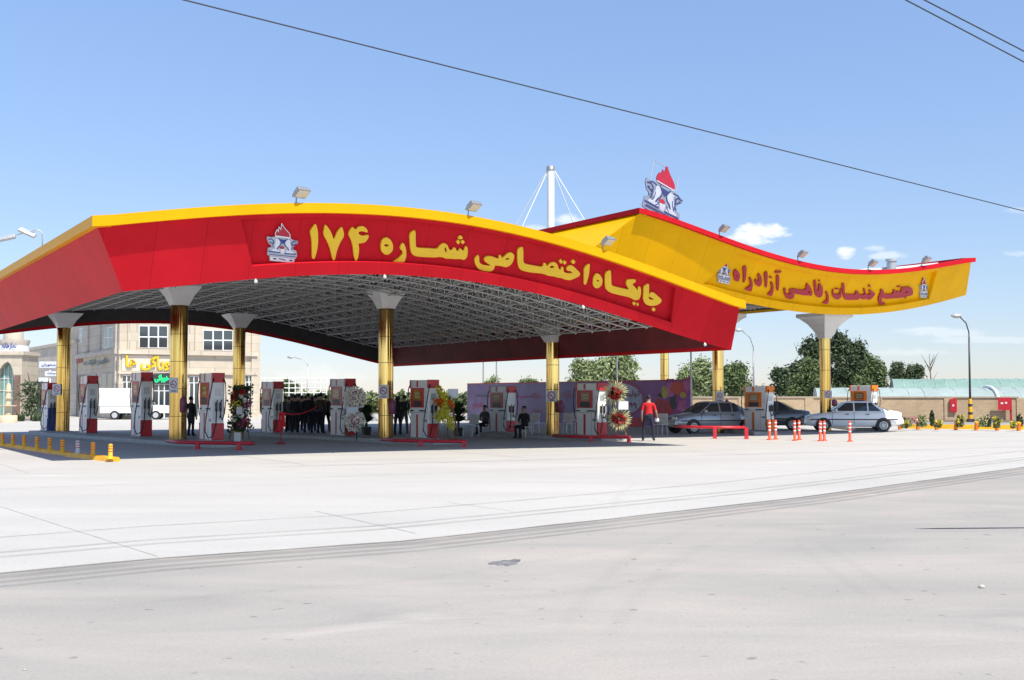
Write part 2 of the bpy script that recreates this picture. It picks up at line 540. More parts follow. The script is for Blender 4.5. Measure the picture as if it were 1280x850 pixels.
# ================================================================== ground
def ground_mat(name, col, col2, scale, stain, spots):
    m = bpy.data.materials.new(name); m.use_nodes = True
    n, l = m.node_tree.nodes, m.node_tree.links
    b = n['Principled BSDF']; b.inputs['Roughness'].default_value = .85; b.inputs['Specular IOR Level'].default_value = .3
    t = n.new('ShaderNodeTexCoord'); mpg = n.new('ShaderNodeMapping'); mpg.inputs['Rotation'].default_value = (0, 0, R(-20)); mpg.inputs['Scale'].default_value = (.45, 1.15, 1); l.new(t.outputs['Object'], mpg.inputs[0])
    def noise(sc, det, rough=.6, dist=0.0):
        z = n.new('ShaderNodeTexNoise'); z.inputs['Scale'].default_value = sc; z.inputs['Detail'].default_value = det
        z.inputs['Roughness'].default_value = rough; z.inputs['Distortion'].default_value = dist
        l.new(mpg.outputs[0] if sc < 2 else t.outputs['Object'], z.inputs['Vector']); return z.outputs['Fac']
    def ramp(src, p0, p1, c0=(0, 0, 0, 1), c1=(1, 1, 1, 1)):
        r = n.new('ShaderNodeValToRGB'); r.color_ramp.elements[0].position = p0; r.color_ramp.elements[1].position = p1
        r.color_ramp.elements[0].color = c0; r.color_ramp.elements[1].color = c1
        l.new(src, r.inputs[0]); return r.outputs[0]
    def mixc(fac, a, bb, mode='MIX'):
        x = n.new('ShaderNodeMix'); x.data_type = 'RGBA'; x.blend_type = mode
        if isinstance(fac, float): x.inputs['Factor'].default_value = fac
        else: l.new(fac, x.inputs['Factor'])
        for s, k in ((a, 'A'), (bb, 'B')):
            if isinstance(s, tuple): x.inputs[k].default_value = s
            else: l.new(s, x.inputs[k])
        return x.outputs['Result']
    base = ramp(noise(scale, 6, .62, .6), .32, .68, (*col2, 1), (*col, 1))
    big = ramp(noise(.13, 7, .62, 2.2), .40, .60)
    c = mixc(big, base, mixc(stain, base, (*[k * .8 for k in col2], 1)))
    fine = ramp(noise(38, 4, .7), .3, .75, (.86, .86, .86, 1), (1.06, 1.06, 1.06, 1))
    c = mixc(1.0, c, fine, 'MULTIPLY')
    pale = ramp(noise(.35, 6, .6, 2.0), .60, .72)
    c = mixc(pale, c, mixc(.35, c, (*[min(1, k * 1.25) for k in col], 1)))
    if spots:
        sp_ = ramp(noise(7, 2, .4), .70, .76)
        c = mixc(sp_, c, mixc(spots, c, (.12, .12, .12, 1)))
    l.new(c, b.inputs['Base Color'])
    bp = n.new('ShaderNodeBump'); bp.inputs['Strength'].default_value = .25; bp.inputs['Distance'].default_value = .01
    l.new(noise(60, 5, .7), bp.inputs['Height']); l.new(bp.outputs[0], b.inputs['Normal'])
    return m


g_fore = ground_mat('worn_concrete', (.49, .438, .388), (.372, .350, .322), .6, .30, .5)
g_apron = ground_mat('pale_concrete', (.585, .556, .515), (.525, .50, .465), .35, .22, .12)
g_earth = ground_mat('dry_earth', (.36, .30, .22), (.28, .23, .16), .2, .4, .1)
g_line = mat('joint_dirt', (.27, .255, .24), .9, 0, .25, 2.5)
g_track = mat('tyre_rubber_trace', (.40, .375, .355), .9, 0, .2, 3)
g_shadow = mat('shadow_strip', (.035, .035, .04), .6, 0, .3, 6)  # near-black colour standing in for a cast shadow
g_oil = mat('oil_stain', (.21, .20, .195), .6, 0, .4, 6)

mb = MB(); mb.quad((-3000, -200, 0), (3000, -200, 0), (3000, 3500, 0), (-3000, 3500, 0))
struct(mb.build('ground', g_earth))
mb = MB(); mb.quad((-60, -25, .004), (70, -25, .004), (70, 45, .004), (-60, 45, .004))
struct(mb.build('pavement', g_fore))

edge_px = [(0, 717), (200, 698), (500, 677), (770, 648), (1000, 622), (1280, 584)]
edge = [G(x, y) for x, y in edge_px]
e0 = edge[0] + (edge[0] - edge[1]).normalized() * 40
e1 = edge[-1] + (edge[-1] - edge[-2]).normalized() * 60
pl = [e0] + edge + [e1]
# resample the edge so that it wanders a little like a real pour line
wob = []
for a, b in zip(pl[:-1], pl[1:]):
    n = max(2, int((b - a).length / .6))
    for i in range(n):
        p = a.lerp(b, i / n); wob.append((p.x + random.uniform(-.012, .012), p.y + random.uniform(-.03, .03)))
wob.append((e1.x, e1.y))
outer = wob + [(e1.x + 10, 110), (-75, 110)]
mb = MB(); mb.prism(outer, lambda x, y, d: Vector((x, y, d)), .0, .012)
struct(mb.build('forecourt', g_apron, fixn=True))


def strip(pts, w, z, m, name, taper=False):
    mb = MB(); L, Rr = [], []
    for i, p in enumerate(pts):
        d = (pts[min(i + 1, len(pts) - 1)] - pts[max(i - 1, 0)]); d.z = 0; d.normalize()
        nrm = Vector((-d.y, d.x, 0)); ww = w * (.2 if taper and i in (0, len(pts) - 1) else random.uniform(.75, 1.1))
        L.append(Vector((p.x, p.y, z)) + nrm * ww / 2); Rr.append(Vector((p.x, p.y, z)) - nrm * ww / 2)
    vs = L + Rr; n = len(L)
    mb.add(vs, [(i + 1, i, n + i, n + i + 1) for i in range(n - 1)])
    return struct(mb.build(name, m))


def track_mat(name, col, k):
    m = mat(name, col, .9, 0, .15, 2.5); n, l = m.node_tree.nodes, m.node_tree.links; b = n['Principled BSDF']; out = n['Material Output']
    at = n.new('ShaderNodeAttribute'); at.attribute_name = 'soft'
    t = n.new('ShaderNodeTexCoord'); z = n.new('ShaderNodeTexNoise'); z.inputs['Scale'].default_value = .9; z.inputs['Detail'].default_value = 6; l.new(t.outputs['Object'], z.inputs['Vector'])
    a = n.new('ShaderNodeMath'); a.operation = 'MULTIPLY'; l.new(at.outputs['Fac'], a.inputs[0]); l.new(z.outputs['Fac'], a.inputs[1])
    c = n.new('ShaderNodeMath'); c.operation = 'MULTIPLY'; c.use_clamp = True; l.new(a.outputs[0], c.inputs[0]); c.inputs[1].default_value = k * 2
    tr = n.new('ShaderNodeBsdfTransparent'); mx_ = n.new('ShaderNodeMixShader'); l.new(c.outputs[0], mx_.inputs[0]); l.new(tr.outputs[0], mx_.inputs[1]); l.new(b.outputs[0], mx_.inputs[2]); l.new(mx_.outputs[0], out.inputs['Surface'])
    return m


def track(pts, w, z, m, name, fade=True):
    """a worn rubber or dirt trace whose edges and ends die out"""
    vs, at, n = [], [], len(pts)
    for i, p in enumerate(pts):
        d = (pts[min(i + 1, n - 1)] - pts[max(i - 1, 0)]); d.z = 0; d.normalize(); nr = Vector((-d.y, d.x, 0)) * w / 2
        e = min(1, min(i, n - 1 - i) / (.25 * n)) if fade else 1
        for k_, s in ((-1, 0), (-.35, 1), (.35, 1), (1, 0)): vs.append(Vector((p.x, p.y, z)) + nr * k_); at.append(s * e)
    fs = [(i * 4 + j, i * 4 + j + 1, (i + 1) * 4 + j + 1, (i + 1) * 4 + j) for i in range(n - 1) for j in range(3)]
    mb = MB(); mb.add(vs, fs); o = mb.build(name, m)
    a_ = o.data.attributes.new('soft', 'FLOAT', 'POINT'); a_.data.foreach_set('value', at)
    return struct(o)


def bend(px, n=40):
    """smooth curve on the ground through photograph points"""
    p = [G(*q_) for q_ in px]; p = [p[0] * 2 - p[1]] + p + [p[-1] * 2 - p[-2]]; out = []
    for i in range(1, len(p) - 2):
        for j in range(n // (len(p) - 3)):
            u = j / (n // (len(p) - 3)); a, b, c, d = p[i - 1], p[i], p[i + 1], p[i + 2]
            out.append(.5 * ((2 * b) + (c - a) * u + (2 * a - 5 * b + 4 * c - d) * u * u + (3 * b - 3 * c + d - a) * u ** 3))
    return out


def fine(pts, step=.8):
    out = []
    for a, b in zip(pts[:-1], pts[1:]):
        n = max(1, int((b - a).length / step))
        out += [a.lerp(b, i / n) for i in range(n)]
    return out + [pts[-1]]


tm_dark, tm_mid, tm_pale = track_mat('dirt_trace', (.25, .235, .22), .55), track_mat('rubber_trace', (.27, .255, .24), .24), track_mat('pale_trace', (.36, .345, .325), .26)
shift = lambda off: fine([p + Vector((-.35, 1, 0)) * off for p in pl], .6)
for off, w, m_ in ((-.03, .14, tm_dark), (-.26, .34, tm_mid), (-.58, .22, tm_mid), (-.85, .18, tm_mid)): track(shift(off), w, .009, m_, 'tyre_trace', False)
for off, w in ((1.10, .20), (1.48, .18), (2.9, .16)): track(shift(off), w, .017, tm_pale, 'tyre_trace', False)
tm_faint = track_mat('faint_trace', (.30, .285, .27), .032)
for px, w in (([(905, 645), (800, 690), (735, 745), (690, 815)], .20), ([(960, 645), (850, 700), (790, 755), (745, 840)], .20), ([(985, 672), (1040, 715), (1120, 770)], .16), ([(1010, 668), (1075, 712), (1160, 765)], .16),
              ([(300, 800), (520, 762), (760, 735), (980, 690)], .25), ([(60, 770), (300, 742), (560, 720), (900, 664)], .22)): track(bend(px), w, .0085, tm_faint, 'tyre_trace')
track(bend([(800, 600), (772, 622), (768, 645)]), .16, .0175, tm_faint, 'tyre_trace')
jm = mat('slab_joint', (.53, .51, .485), .9, 0, .15, 3)
for a, b in (((0, 634), (197, 697)), ((395, 640), (520, 668)), ((560, 629), (640, 640))):
    strip(fine([G(*a), G(*b)]), .018, .016, jm, 'slab_joint')
for s in np.arange(-14, 46, 6.2):
    strip(fine([P(s, -2), P(s, 34)], 3), .03, .016, jm, 'slab_joint')
for t in (-1.0, 5.2, 11.4, 17.6, 23.8, 30):
    strip(fine([P(-20, t), P(50, t)], 3), .03, .016, jm, 'slab_joint')
strip(fine([G(1144, 661.5), G(1330, 660)], .3), .075, .009, g_shadow, 'shadow_strip', True)  # painted cast shadow: dark strip laid on the pavement, its caster not built
ox = [(610, 705), (616, 703), (624, 702.5), (629, 701), (637, 701.5), (643, 699.5), (651, 700.5), (649, 703), (644, 704.5), (647, 706), (640, 706.5), (634, 708.5), (630, 707), (623, 707.8), (619, 706.2), (613, 706.8)]
mb = MB(); pts = [G(*p) for p in ox]
mb.prism([(p.x, p.y) for p in pts], lambda x, y, d: Vector((x, y, d)), .004, .009)
struct(mb.build('oil_stain', g_oil, fixn=True))
for (px, py, r) in ((1227, 735, .026), (31, 838, .010), (853, 770, .008), (145, 751, .008)):
    mb = MB(); mb.sphere((0, 0, r * .5), r, 7, 5, 0, (1.3, .9, .7))
    mb.v = [(x + random.uniform(-.2, .2) * r, y + random.uniform(-.2, .2) * r, z) for x, y, z in mb.v]
    o = mb.build('stone', mat('stone_pale', (.5, .46, .4), .9, 0, .2, 8), loc=G(px, py, .004))
    tag(o, {1227: 'small pale stone lying alone on the bare pavement', 31: 'tiny pebble near the bottom corner of the pavement', 853: 'tiny pebble below the pour line of the concrete',
            145: 'tiny pebble beside the dirt lines on the pavement'}[px], 'stone', 'stones on the pavement')


# ================================================================== canopies
class Canopy:
    pass


def fitted(samples, deg):
    s = np.array([a for a, b in samples]); z = np.array([b for a, b in samples])
    c = np.polyfit(s, z, deg)
    return lambda x: float(np.polyval(c, x))


def canopy_shape(bot_px, top_px, left_top, right_top, left_bot, right_bot, tf, tb, lean, degb=4, degt=4):
    k = Canopy()
    k.tf, k.tb, k.L = tf, tb, lean
    k.zb = fitted([on_t(x, y, tf) for x, y in bot_px], degb)
    k.zt = fitted([on_t(x, y, tf - lean) for x, y in top_px], degt)
    k.st0 = on_t(*left_top, tf - lean)[0]; k.st1 = on_t(*right_top, tf - lean)[0]
    k.sb0 = left_bot if isinstance(left_bot, float) else on_t(*left_bot, tf)[0]
    k.sb1 = on_t(*right_bot, tf)[0]
    k.B = lambda q, t=None: P(k.sb0 + (k.sb1 - k.sb0) * q, k.tf if t is None else t, k.zb(k.sb0 + (k.sb1 - k.sb0) * q))
    k.T = lambda q, t=None: P(k.st0 + (k.st1 - k.st0) * q, (k.tf - k.L) if t is None else t, k.zt(k.st0 + (k.st1 - k.st0) * q))
    def nrm(q, f):
        e = 1e-3
        F0 = lambda a, b: k.B(a).lerp(k.T(a), b)
        dq = F0(q + e, f) - F0(q - e, f); df = k.T(q) - k.B(q)
        n = dq.cross(df).normalized()
        return n if n.dot(V) < 0 else -n
    k.nrm = nrm
    k.F = lambda q, f, off=0.0: k.B(q).lerp(k.T(q), f) + (nrm(q, f) * off if off else Vector((0, 0, 0)))
    def solve(px, py, off=0.0):
        q, f = .5, .5
        for _ in range(14):
            x, y = proj(k.F(q, f, off)); e = 1e-3
            xq, yq = proj(k.F(q + e, f, off)); xf, yf = proj(k.F(q, f + e, off))
            a, b, c, d = (xq - x) / e, (xf - x) / e, (yq - y) / e, (yf - y) / e
            dx, dy = px - x, py - y
            det = a * d - b * c
            q += max(-.4, min(.4, (d * dx - b * dy) / det)); f += max(-.6, min(.6, (a * dy - c * dx) / det))
            q = max(-.2, min(1.2, q)); f = max(-1, min(2, f))
        return q, f
    k.solve = solve
    return k


def build_canopy(k, name, label, face_m, trim_m, pan_q, pan_f, recess, trim_h, trim_out, frame_n):
    root = thing(name, label, 'fuel canopy', P((k.sb0 + k.sb1) / 2, (k.tf + k.tb) / 2, 0))
    loc = -root.location
    def bld(mb, nm, m, **kw):
        return mb.build(nm, m, root, loc, **kw)
    # front fascia with a recessed sign panel
    qs = sorted(set([i / 56 for i in range(57)] + list(pan_q))); fs = [0, pan_f[0], (pan_f[0] + pan_f[1]) / 2, pan_f[1], 1]
    inside = lambda a, b: pan_q[0] - 1e-9 <= a and b <= pan_q[1] + 1e-9
    fr, pn = MB(), MB()
    for a, b in zip(qs[:-1], qs[1:]):
        for j in range(4):
            inn = inside(a, b) and j in (1, 2)
            off = -recess if inn else 0
            (pn if inn else fr).add([k.F(a, fs[j], off), k.F(b, fs[j], off), k.F(b, fs[j + 1], off), k.F(a, fs[j + 1], off)], [(0, 1, 2, 3)], 0, False)
        if inside(a, b):
            for f in (pan_f[0], pan_f[1]):
                pn.add([k.F(a, f), k.F(b, f), k.F(b, f, -recess), k.F(a, f, -recess)], [(0, 1, 2, 3)])
    for q in pan_q:
        pn.add([k.F(q, pan_f[0]), k.F(q, pan_f[1]), k.F(q, pan_f[1], -recess), k.F(q, pan_f[0], -recess)], [(0, 1, 2, 3)])
    bld(fr, 'fascia', face_m)
    bld(pn, 'sign_panel', face_m)
    # side and back fascia
    for q, T0 in ((0, k.tf - k.L), (1, k.tf - k.L)):
        n = 10; sd = MB()
        for i in range(n):
            a, b = i / n, (i + 1) / n
            tb_ = lambda w: k.tf + (k.tb - k.tf) * w
            tt_ = lambda w: T0 + (k.tb - T0) * w
            vs = [k.B(q, tb_(a)), k.B(q, tb_(b)), k.T(q, tt_(b)), k.T(q, tt_(a))]
            sd.add(vs, [(3, 2, 1, 0) if q == 1 else (0, 1, 2, 3)])
        bld(sd, 'side_fascia', face_m)
    bk = MB()
    for a, b in zip(qs[:-1], qs[1:]):
        bk.add([k.B(b, k.tb), k.B(a, k.tb), k.T(a, k.tb), k.T(b, k.tb)], [(0, 1, 2, 3)])
    bld(bk, 'back_fascia', face_m, solid=.04)
    bk = MB()
    for a, b in zip(qs[:-1], qs[1:]):
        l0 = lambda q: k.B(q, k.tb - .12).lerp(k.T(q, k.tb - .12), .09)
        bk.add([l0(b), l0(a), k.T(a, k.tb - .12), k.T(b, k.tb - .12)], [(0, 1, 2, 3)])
    bld(bk, 'inner_shade_sheet', M['shade_sheet'])  # dark sheet added inside the back fascia to stand in for shade
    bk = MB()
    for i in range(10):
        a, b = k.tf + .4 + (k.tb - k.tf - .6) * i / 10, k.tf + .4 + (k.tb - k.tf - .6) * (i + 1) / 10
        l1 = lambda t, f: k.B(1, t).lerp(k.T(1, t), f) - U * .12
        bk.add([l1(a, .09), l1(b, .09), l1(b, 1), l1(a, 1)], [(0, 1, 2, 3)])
    bld(bk, 'inner_shade_sheet', M['shade_sheet_red'] if face_m is M['red'] else M['shade_sheet'])  # sheet added inside the right end, shade put into its colour
    # trim round the top edge
    rim = [(k.T(q), -V) for q in qs]
    rim += [(k.T(1, t), U) for t in np.linspace(k.tf - k.L, k.tb, 12)]
    rim += [(k.T(q, k.tb), V) for q in reversed(qs)]
    rim += [(k.T(0, t), -U) for t in np.linspace(k.tb, k.tf - k.L, 12)]
    tr = MB(); ring = []
    def segment(lst, m0, m1):
        rg = []
        for i, (p, o) in enumerate(lst):
            o2 = o.copy()
            if i == 0: o2 = o + m0
            if i == len(lst) - 1: o2 = o + m1
            i2 = -o2 * .22; o2 = o2 * trim_out
            rg.append([p + i2 + Vector((0, 0, -.015)), p + o2 + Vector((0, 0, -.015)), p + o2 + Vector((0, 0, trim_h)), p + i2 + Vector((0, 0, trim_h))])
        vs = [x for r4 in rg for x in r4]; n = len(rg)
        tr.add(vs, [(i * 4 + j, i * 4 + (j + 1) % 4, (i + 1) * 4 + (j + 1) % 4, (i + 1) * 4 + j) for i in range(n - 1) for j in range(4)])
    nq = len(qs)
    segment(rim[:nq], -U, U); segment(rim[nq:nq + 12], -V, V); segment(rim[nq + 12:2 * nq + 12], U, -U); segment(rim[2 * nq + 12:], V, -V)
    bld(tr, 'trim', trim_m, fixn=True)
    # roof sheet
    dk = MB(); q2 = [i / 40 for i in range(41)]
    for dz in (.10, .02):
        for a, b in zip(q2[:-1], q2[1:]):
            A, B_ = k.T(a, k.tf - k.L + .05), k.T(b, k.tf - k.L + .05); c, d = k.T(b, k.tb - .05), k.T(a, k.tb - .05)
            z = Vector((0, 0, dz)); dk.add([A + z, B_ + z, c + z, d + z], [(0, 1, 2, 3)])
    bld(dk, 'roof_sheet', M['deck'])
    # space frame
    ns, nt = frame_n
    lo = {}; up = {}
    tt0, tt1 = k.tf + .35, k.tb - .35
    sl_, sr_ = max(k.sb0, k.st0) + .35, min(k.sb1, k.st1) - .35
    def zl(s): return k.zb(s) + .66
    def zu(s): return k.zt(s) - .16
    for i in range(ns + 1):
        for j in range(nt + 1):
            s, t = sl_ + (sr_ - sl_) * i / ns, tt0 + (tt1 - tt0) * j / nt
            up[i, j] = P(s, t, zu(s))
            if i < ns and j < nt:
                s2, t2 = s + (sr_ - sl_) / ns / 2, t + (tt1 - tt0) / nt / 2
                lo[i, j] = P(s2, t2, zl(s2))
    sf = MB(); rt = .027
    for (i, j), p in up.items():
        if (i + 1, j) in up: sf.tube(p, up[i + 1, j], rt, 4, caps=False)
        if (i, j + 1) in up: sf.tube(p, up[i, j + 1], rt, 4, caps=False)
    for (i, j), p in lo.items():
        if (i + 1, j) in lo: sf.tube(p, lo[i + 1, j], rt, 4, caps=False)
        if (i, j + 1) in lo: sf.tube(p, lo[i, j + 1], rt, 4, caps=False)
        for a, b in ((0, 0), (1, 0), (0, 1), (1, 1)):
            sf.tube(p, up[i + a, j + b], rt * .8, 4, caps=False)
    bld(sf, 'space_frame', M['steel'])
    nd = MB()
    for p in lo.values(): nd.add([p + Vector(d) * .085 for d in ((1, 0, 0), (0, 1, 0), (-1, 0, 0), (0, -1, 0), (0, 0, 1), (0, 0, -1))],
                                 [(0, 1, 4), (1, 2, 4), (2, 3, 4), (3, 0, 4), (1, 0, 5), (2, 1, 5), (3, 2, 5), (0, 3, 5)])
    struct(bld(nd, 'frame_node', M['steel']), 'stuff')
    k.root, k.bld, k.loc = root, bld, loc
    return k


red_bot = [(153, 365), (204.5, 359.4), (282, 351.7), (345, 346), (400, 343.7), (440, 343), (481, 343), (520, 345.3), (559, 350.2), (598, 354), (620, 357),
           (691, 369.5), (760, 390), (800, 403), (841, 417.5), (870, 426.5), (912, 436)]
red_top = [(121.7, 283), (220, 275.2), (320, 268), (377, 265.3), (429.5, 265.7), (507, 271.4), (580, 281), (620, 288), (662, 297), (720, 312), (782, 333.5), (850, 357.5), (900, 376), (924.4, 385.5)]
red = canopy_shape(red_bot, red_top, (121.7, 283), (924.4, 385.5), (153, 365), (914, 436), 0.0, 25.2, .72)
qa = red.solve(315, 330)[0]; qb = red.solve(842, 380)[0]
build_canopy(red, 'fuel_canopy', 'long red arched filling station canopy with yellow edge and big yellow Persian lettering', M['red'], M['yellow_trim'],
             (qa, qb), (.205, .93), .17, .235, .14, (20, 23))

yel_top = [(800, 266.5), (840, 278.5), (880, 294), (936, 314), (1004, 332.8), (1060, 341.8), (1105, 342.5), (1161, 336), (1214, 327)]
TY, LY = 4.8, 1.0
zt_tmp = fitted([on_t(x, y, TY - LY) for x, y in yel_top], 4)
s_left = on_t(800, 266.5, TY - LY)[0]
yel_bot = [(936, 377), (965, 384.5), (1002, 391.5), (1032, 393.5), (1063, 393.5), (1095, 391.5), (1129, 387.8), (1170, 378.5), (1207.6, 369)]
# the hidden left end: same height below the top edge
bs = [on_t(x, y, TY) for x, y in yel_bot]
hid = [(s, zt_tmp(s) - 2.0 + .02 * (s - s_left)) for s in (s_left - 2.3, s_left + .2, s_left + 2.2)]
yc = canopy_shape(yel_bot, yel_top, (800, 266.5), (1214, 327), s_left - 2.3, (1207.6, 369), TY, 31.0, LY)
yc.zb = fitted(bs + hid, 4)
qa2 = yc.solve(884.5, 350)[0]; qb2 = yc.solve(1167, 355)[0]
build_canopy(yc, 'fuel_canopy', 'taller yellow canopy with sagging roofline, red edge and red Persian lettering', M['yellow'], M['red'],
             (qa2, qb2), (.17, .91), .16, .16, .13, (16, 18))
# white upstand of the roof sheet that shows above the trim at the right end
mb = MB(); q3 = [.62 + .38 * i / 14 for i in range(15)]
for a, b in zip(q3[:-1], q3[1:]):
    h = lambda q: Vector((0, 0, .12 + .20 * min(1, (q - .62) / .1) * min(1, (1.0 - q) / .25)))
    A, B_ = yc.T(a, TY + .5), yc.T(b, TY + .5)
    A2, B2 = yc.T(a, TY + 4), yc.T(b, TY + 4)
    mb.quad(A, B_, B_ + h(b), A + h(a)); mb.quad(A + h(a), B_ + h(b), B2 + h(b), A2 + h(a))
yc.bld(mb, 'roof_upstand', M['roofwhite'])

# ------------------------------------------------------------------ lettering, traced outlines laid on the fascia panels
def crop(ox, oy, k, pts): return [(ox + x / k, oy + y / k) for x, y in pts]


g1 = lambda p: crop(380, 270, 12.14, p)
g1b = lambda p: crop(360, 270, 5.12, p)
g2 = lambda p: crop(485, 280, 10.667, p)
g3 = lambda p: crop(580, 270, 8.5, p)
g4 = lambda p: crop(700, 310, 8.5, p)
y1 = lambda p: crop(910, 325, 17, p)
y2 = lambda p: crop(975, 340, 17, p)
y3 = lambda p: crop(1035, 345, 18.286, p)
y4 = lambda p: crop(1090, 345, 14.22, p)
RED_WORDS = [
    ('digit', g1([(88, 235), (165, 125), (185, 125), (212, 230), (215, 370), (205, 500), (168, 640), (140, 657), (122, 635), (120, 400), (105, 290)]), []),
    ('digit', g1([(290, 275), (320, 138), (340, 138), (410, 240), (455, 370), (500, 250), (565, 168), (585, 175), (614, 300), (550, 400), (500, 520), (472, 660), (455, 677), (435, 665), (400, 510), (360, 400)]), []),
    ('digit', g1([(666, 270), (735, 158), (785, 213), (830, 163), (890, 153), (945, 183), (970, 235), (957, 255), (900, 232), (840, 235), (822, 260), (850, 290), (900, 305), (950, 290), (984, 290), (977, 340), (930, 397), (870, 417), (825, 412), (838, 500), (825, 620), (800, 682), (775, 677), (755, 590), (745, 470), (720, 370)]), []),
    ('letter', g1b([(593, 185), (604, 150), (630, 135), (656, 150), (673, 185), (671, 222), (646, 247), (618, 247), (597, 225)]), [g1b([(612, 188), (628, 178), (650, 189), (632, 199)])]),
    ('letter', g2([(190, 253), (215, 262), (240, 330), (247, 420), (227, 490), (205, 527), (80, 524), (68, 505), (140, 460), (200, 395), (195, 365), (153, 325)]), []),
    ('letter', g2([(286, 125), (360, 78), (368, 120), (370, 290), (385, 318), (560, 326), (660, 333), (690, 288), (740, 253), (790, 272), (820, 348), (850, 353), (885, 308), (905, 328), (915, 358), (935, 363), (965, 318), (985, 348), (1015, 358), (1030, 298), (1058, 303), (1067, 370), (1052, 450), (1010, 483), (970, 466), (935, 468), (880, 467), (830, 462), (765, 462), (715, 432), (640, 447), (500, 442), (370, 432), (318, 402), (298, 330)]),
     [g2([(755, 312), (775, 318), (788, 365), (772, 382), (755, 350)])]),
    ('dot', g2([(967, 145), (1002, 190), (967, 207), (928, 190)]), []), ('dot', g2([(908, 240), (940, 207), (963, 240), (940, 274)]), []), ('dot', g2([(969, 240), (995, 207), (1027, 240), (995, 274)]), []),
    ('letter', g3([(153, 410), (162, 440), (162, 490), (190, 518), (260, 530), (290, 525), (250, 505), (218, 480), (213, 455), (240, 428), (290, 428), (345, 448), (365, 458), (375, 413), (395, 418), (400, 448), (420, 438), (470, 393), (510, 388), (537, 420), (527, 470), (502, 517), (450, 547), (400, 532), (350, 527), (327, 527), (317, 572), (280, 592), (200, 582), (150, 562), (118, 510), (113, 450)]),
     [g3([(430, 462), (465, 442), (490, 455), (460, 470)])]),
    ('letter', g3([(568, 350), (625, 323), (632, 380), (630, 490), (650, 510), (740, 528), (838, 545), (848, 498), (870, 503), (880, 538), (920, 498), (960, 488), (992, 510), (1003, 557), (1028, 575), (1038, 538), (1055, 542), (1062, 602), (1110, 612), (1160, 608), (1130, 585), (1095, 582), (1088, 555), (1115, 525), (1150, 523), (1237, 605), (1227, 640), (1130, 684), (1070, 675), (1035, 657), (1000, 657), (960, 642), (900, 637), (840, 612), (720, 602), (620, 582), (583, 555), (568, 480)]),
     [g3([(905, 545), (935, 522), (968, 547), (930, 557)])]),
    ('dot', g3([(1008, 485), (1030, 455), (1051, 488), (1030, 510)]), []), ('dot', g3([(1048, 497), (1069, 468), (1092, 497), (1069, 519)]), []), ('dot', g3([(1133, 485), (1163, 460), (1187, 490), (1162, 514)]), []),
    ('letter', g4([(256, 210), (310, 163), (318, 185), (307, 290), (277, 392), (253, 387), (256, 300)]), []),
    ('letter', g4([(348, 390), (358, 310), (385, 268), (422, 280), (453, 330), (448, 390), (412, 427), (373, 427)]), [g4([(388, 348), (402, 334), (420, 350), (400, 360)])]),
    ('letter', g4([(480, 265), (538, 228), (544, 300), (547, 395), (570, 408), (720, 443), (735, 438), (703, 390), (708, 345), (730, 333), (807, 333), (802, 367), (765, 382), (810, 430), (825, 458), (835, 408), (857, 413), (864, 480), (847, 542), (805, 557), (770, 542), (740, 524), (640, 502), (540, 477), (488, 442), (478, 380)]), []),
    ('dot', g4([(768, 590), (790, 568), (808, 592), (790, 614)]), []), ('dot', g4([(811, 599), (827, 580), (840, 600), (825, 620)]), []),
    ('letter', g4([(888, 410), (945, 373), (947, 430), (942, 538), (960, 550), (1005, 552), (970, 527), (943, 515), (948, 490), (975, 468), (1005, 478), (1084, 550), (1072, 582), (1020, 612), (960, 617), (908, 597), (883, 550), (888, 480)]), []),
    ('dot', g4([(973, 655), (995, 628), (1017, 655), (995, 677)]), []),
]
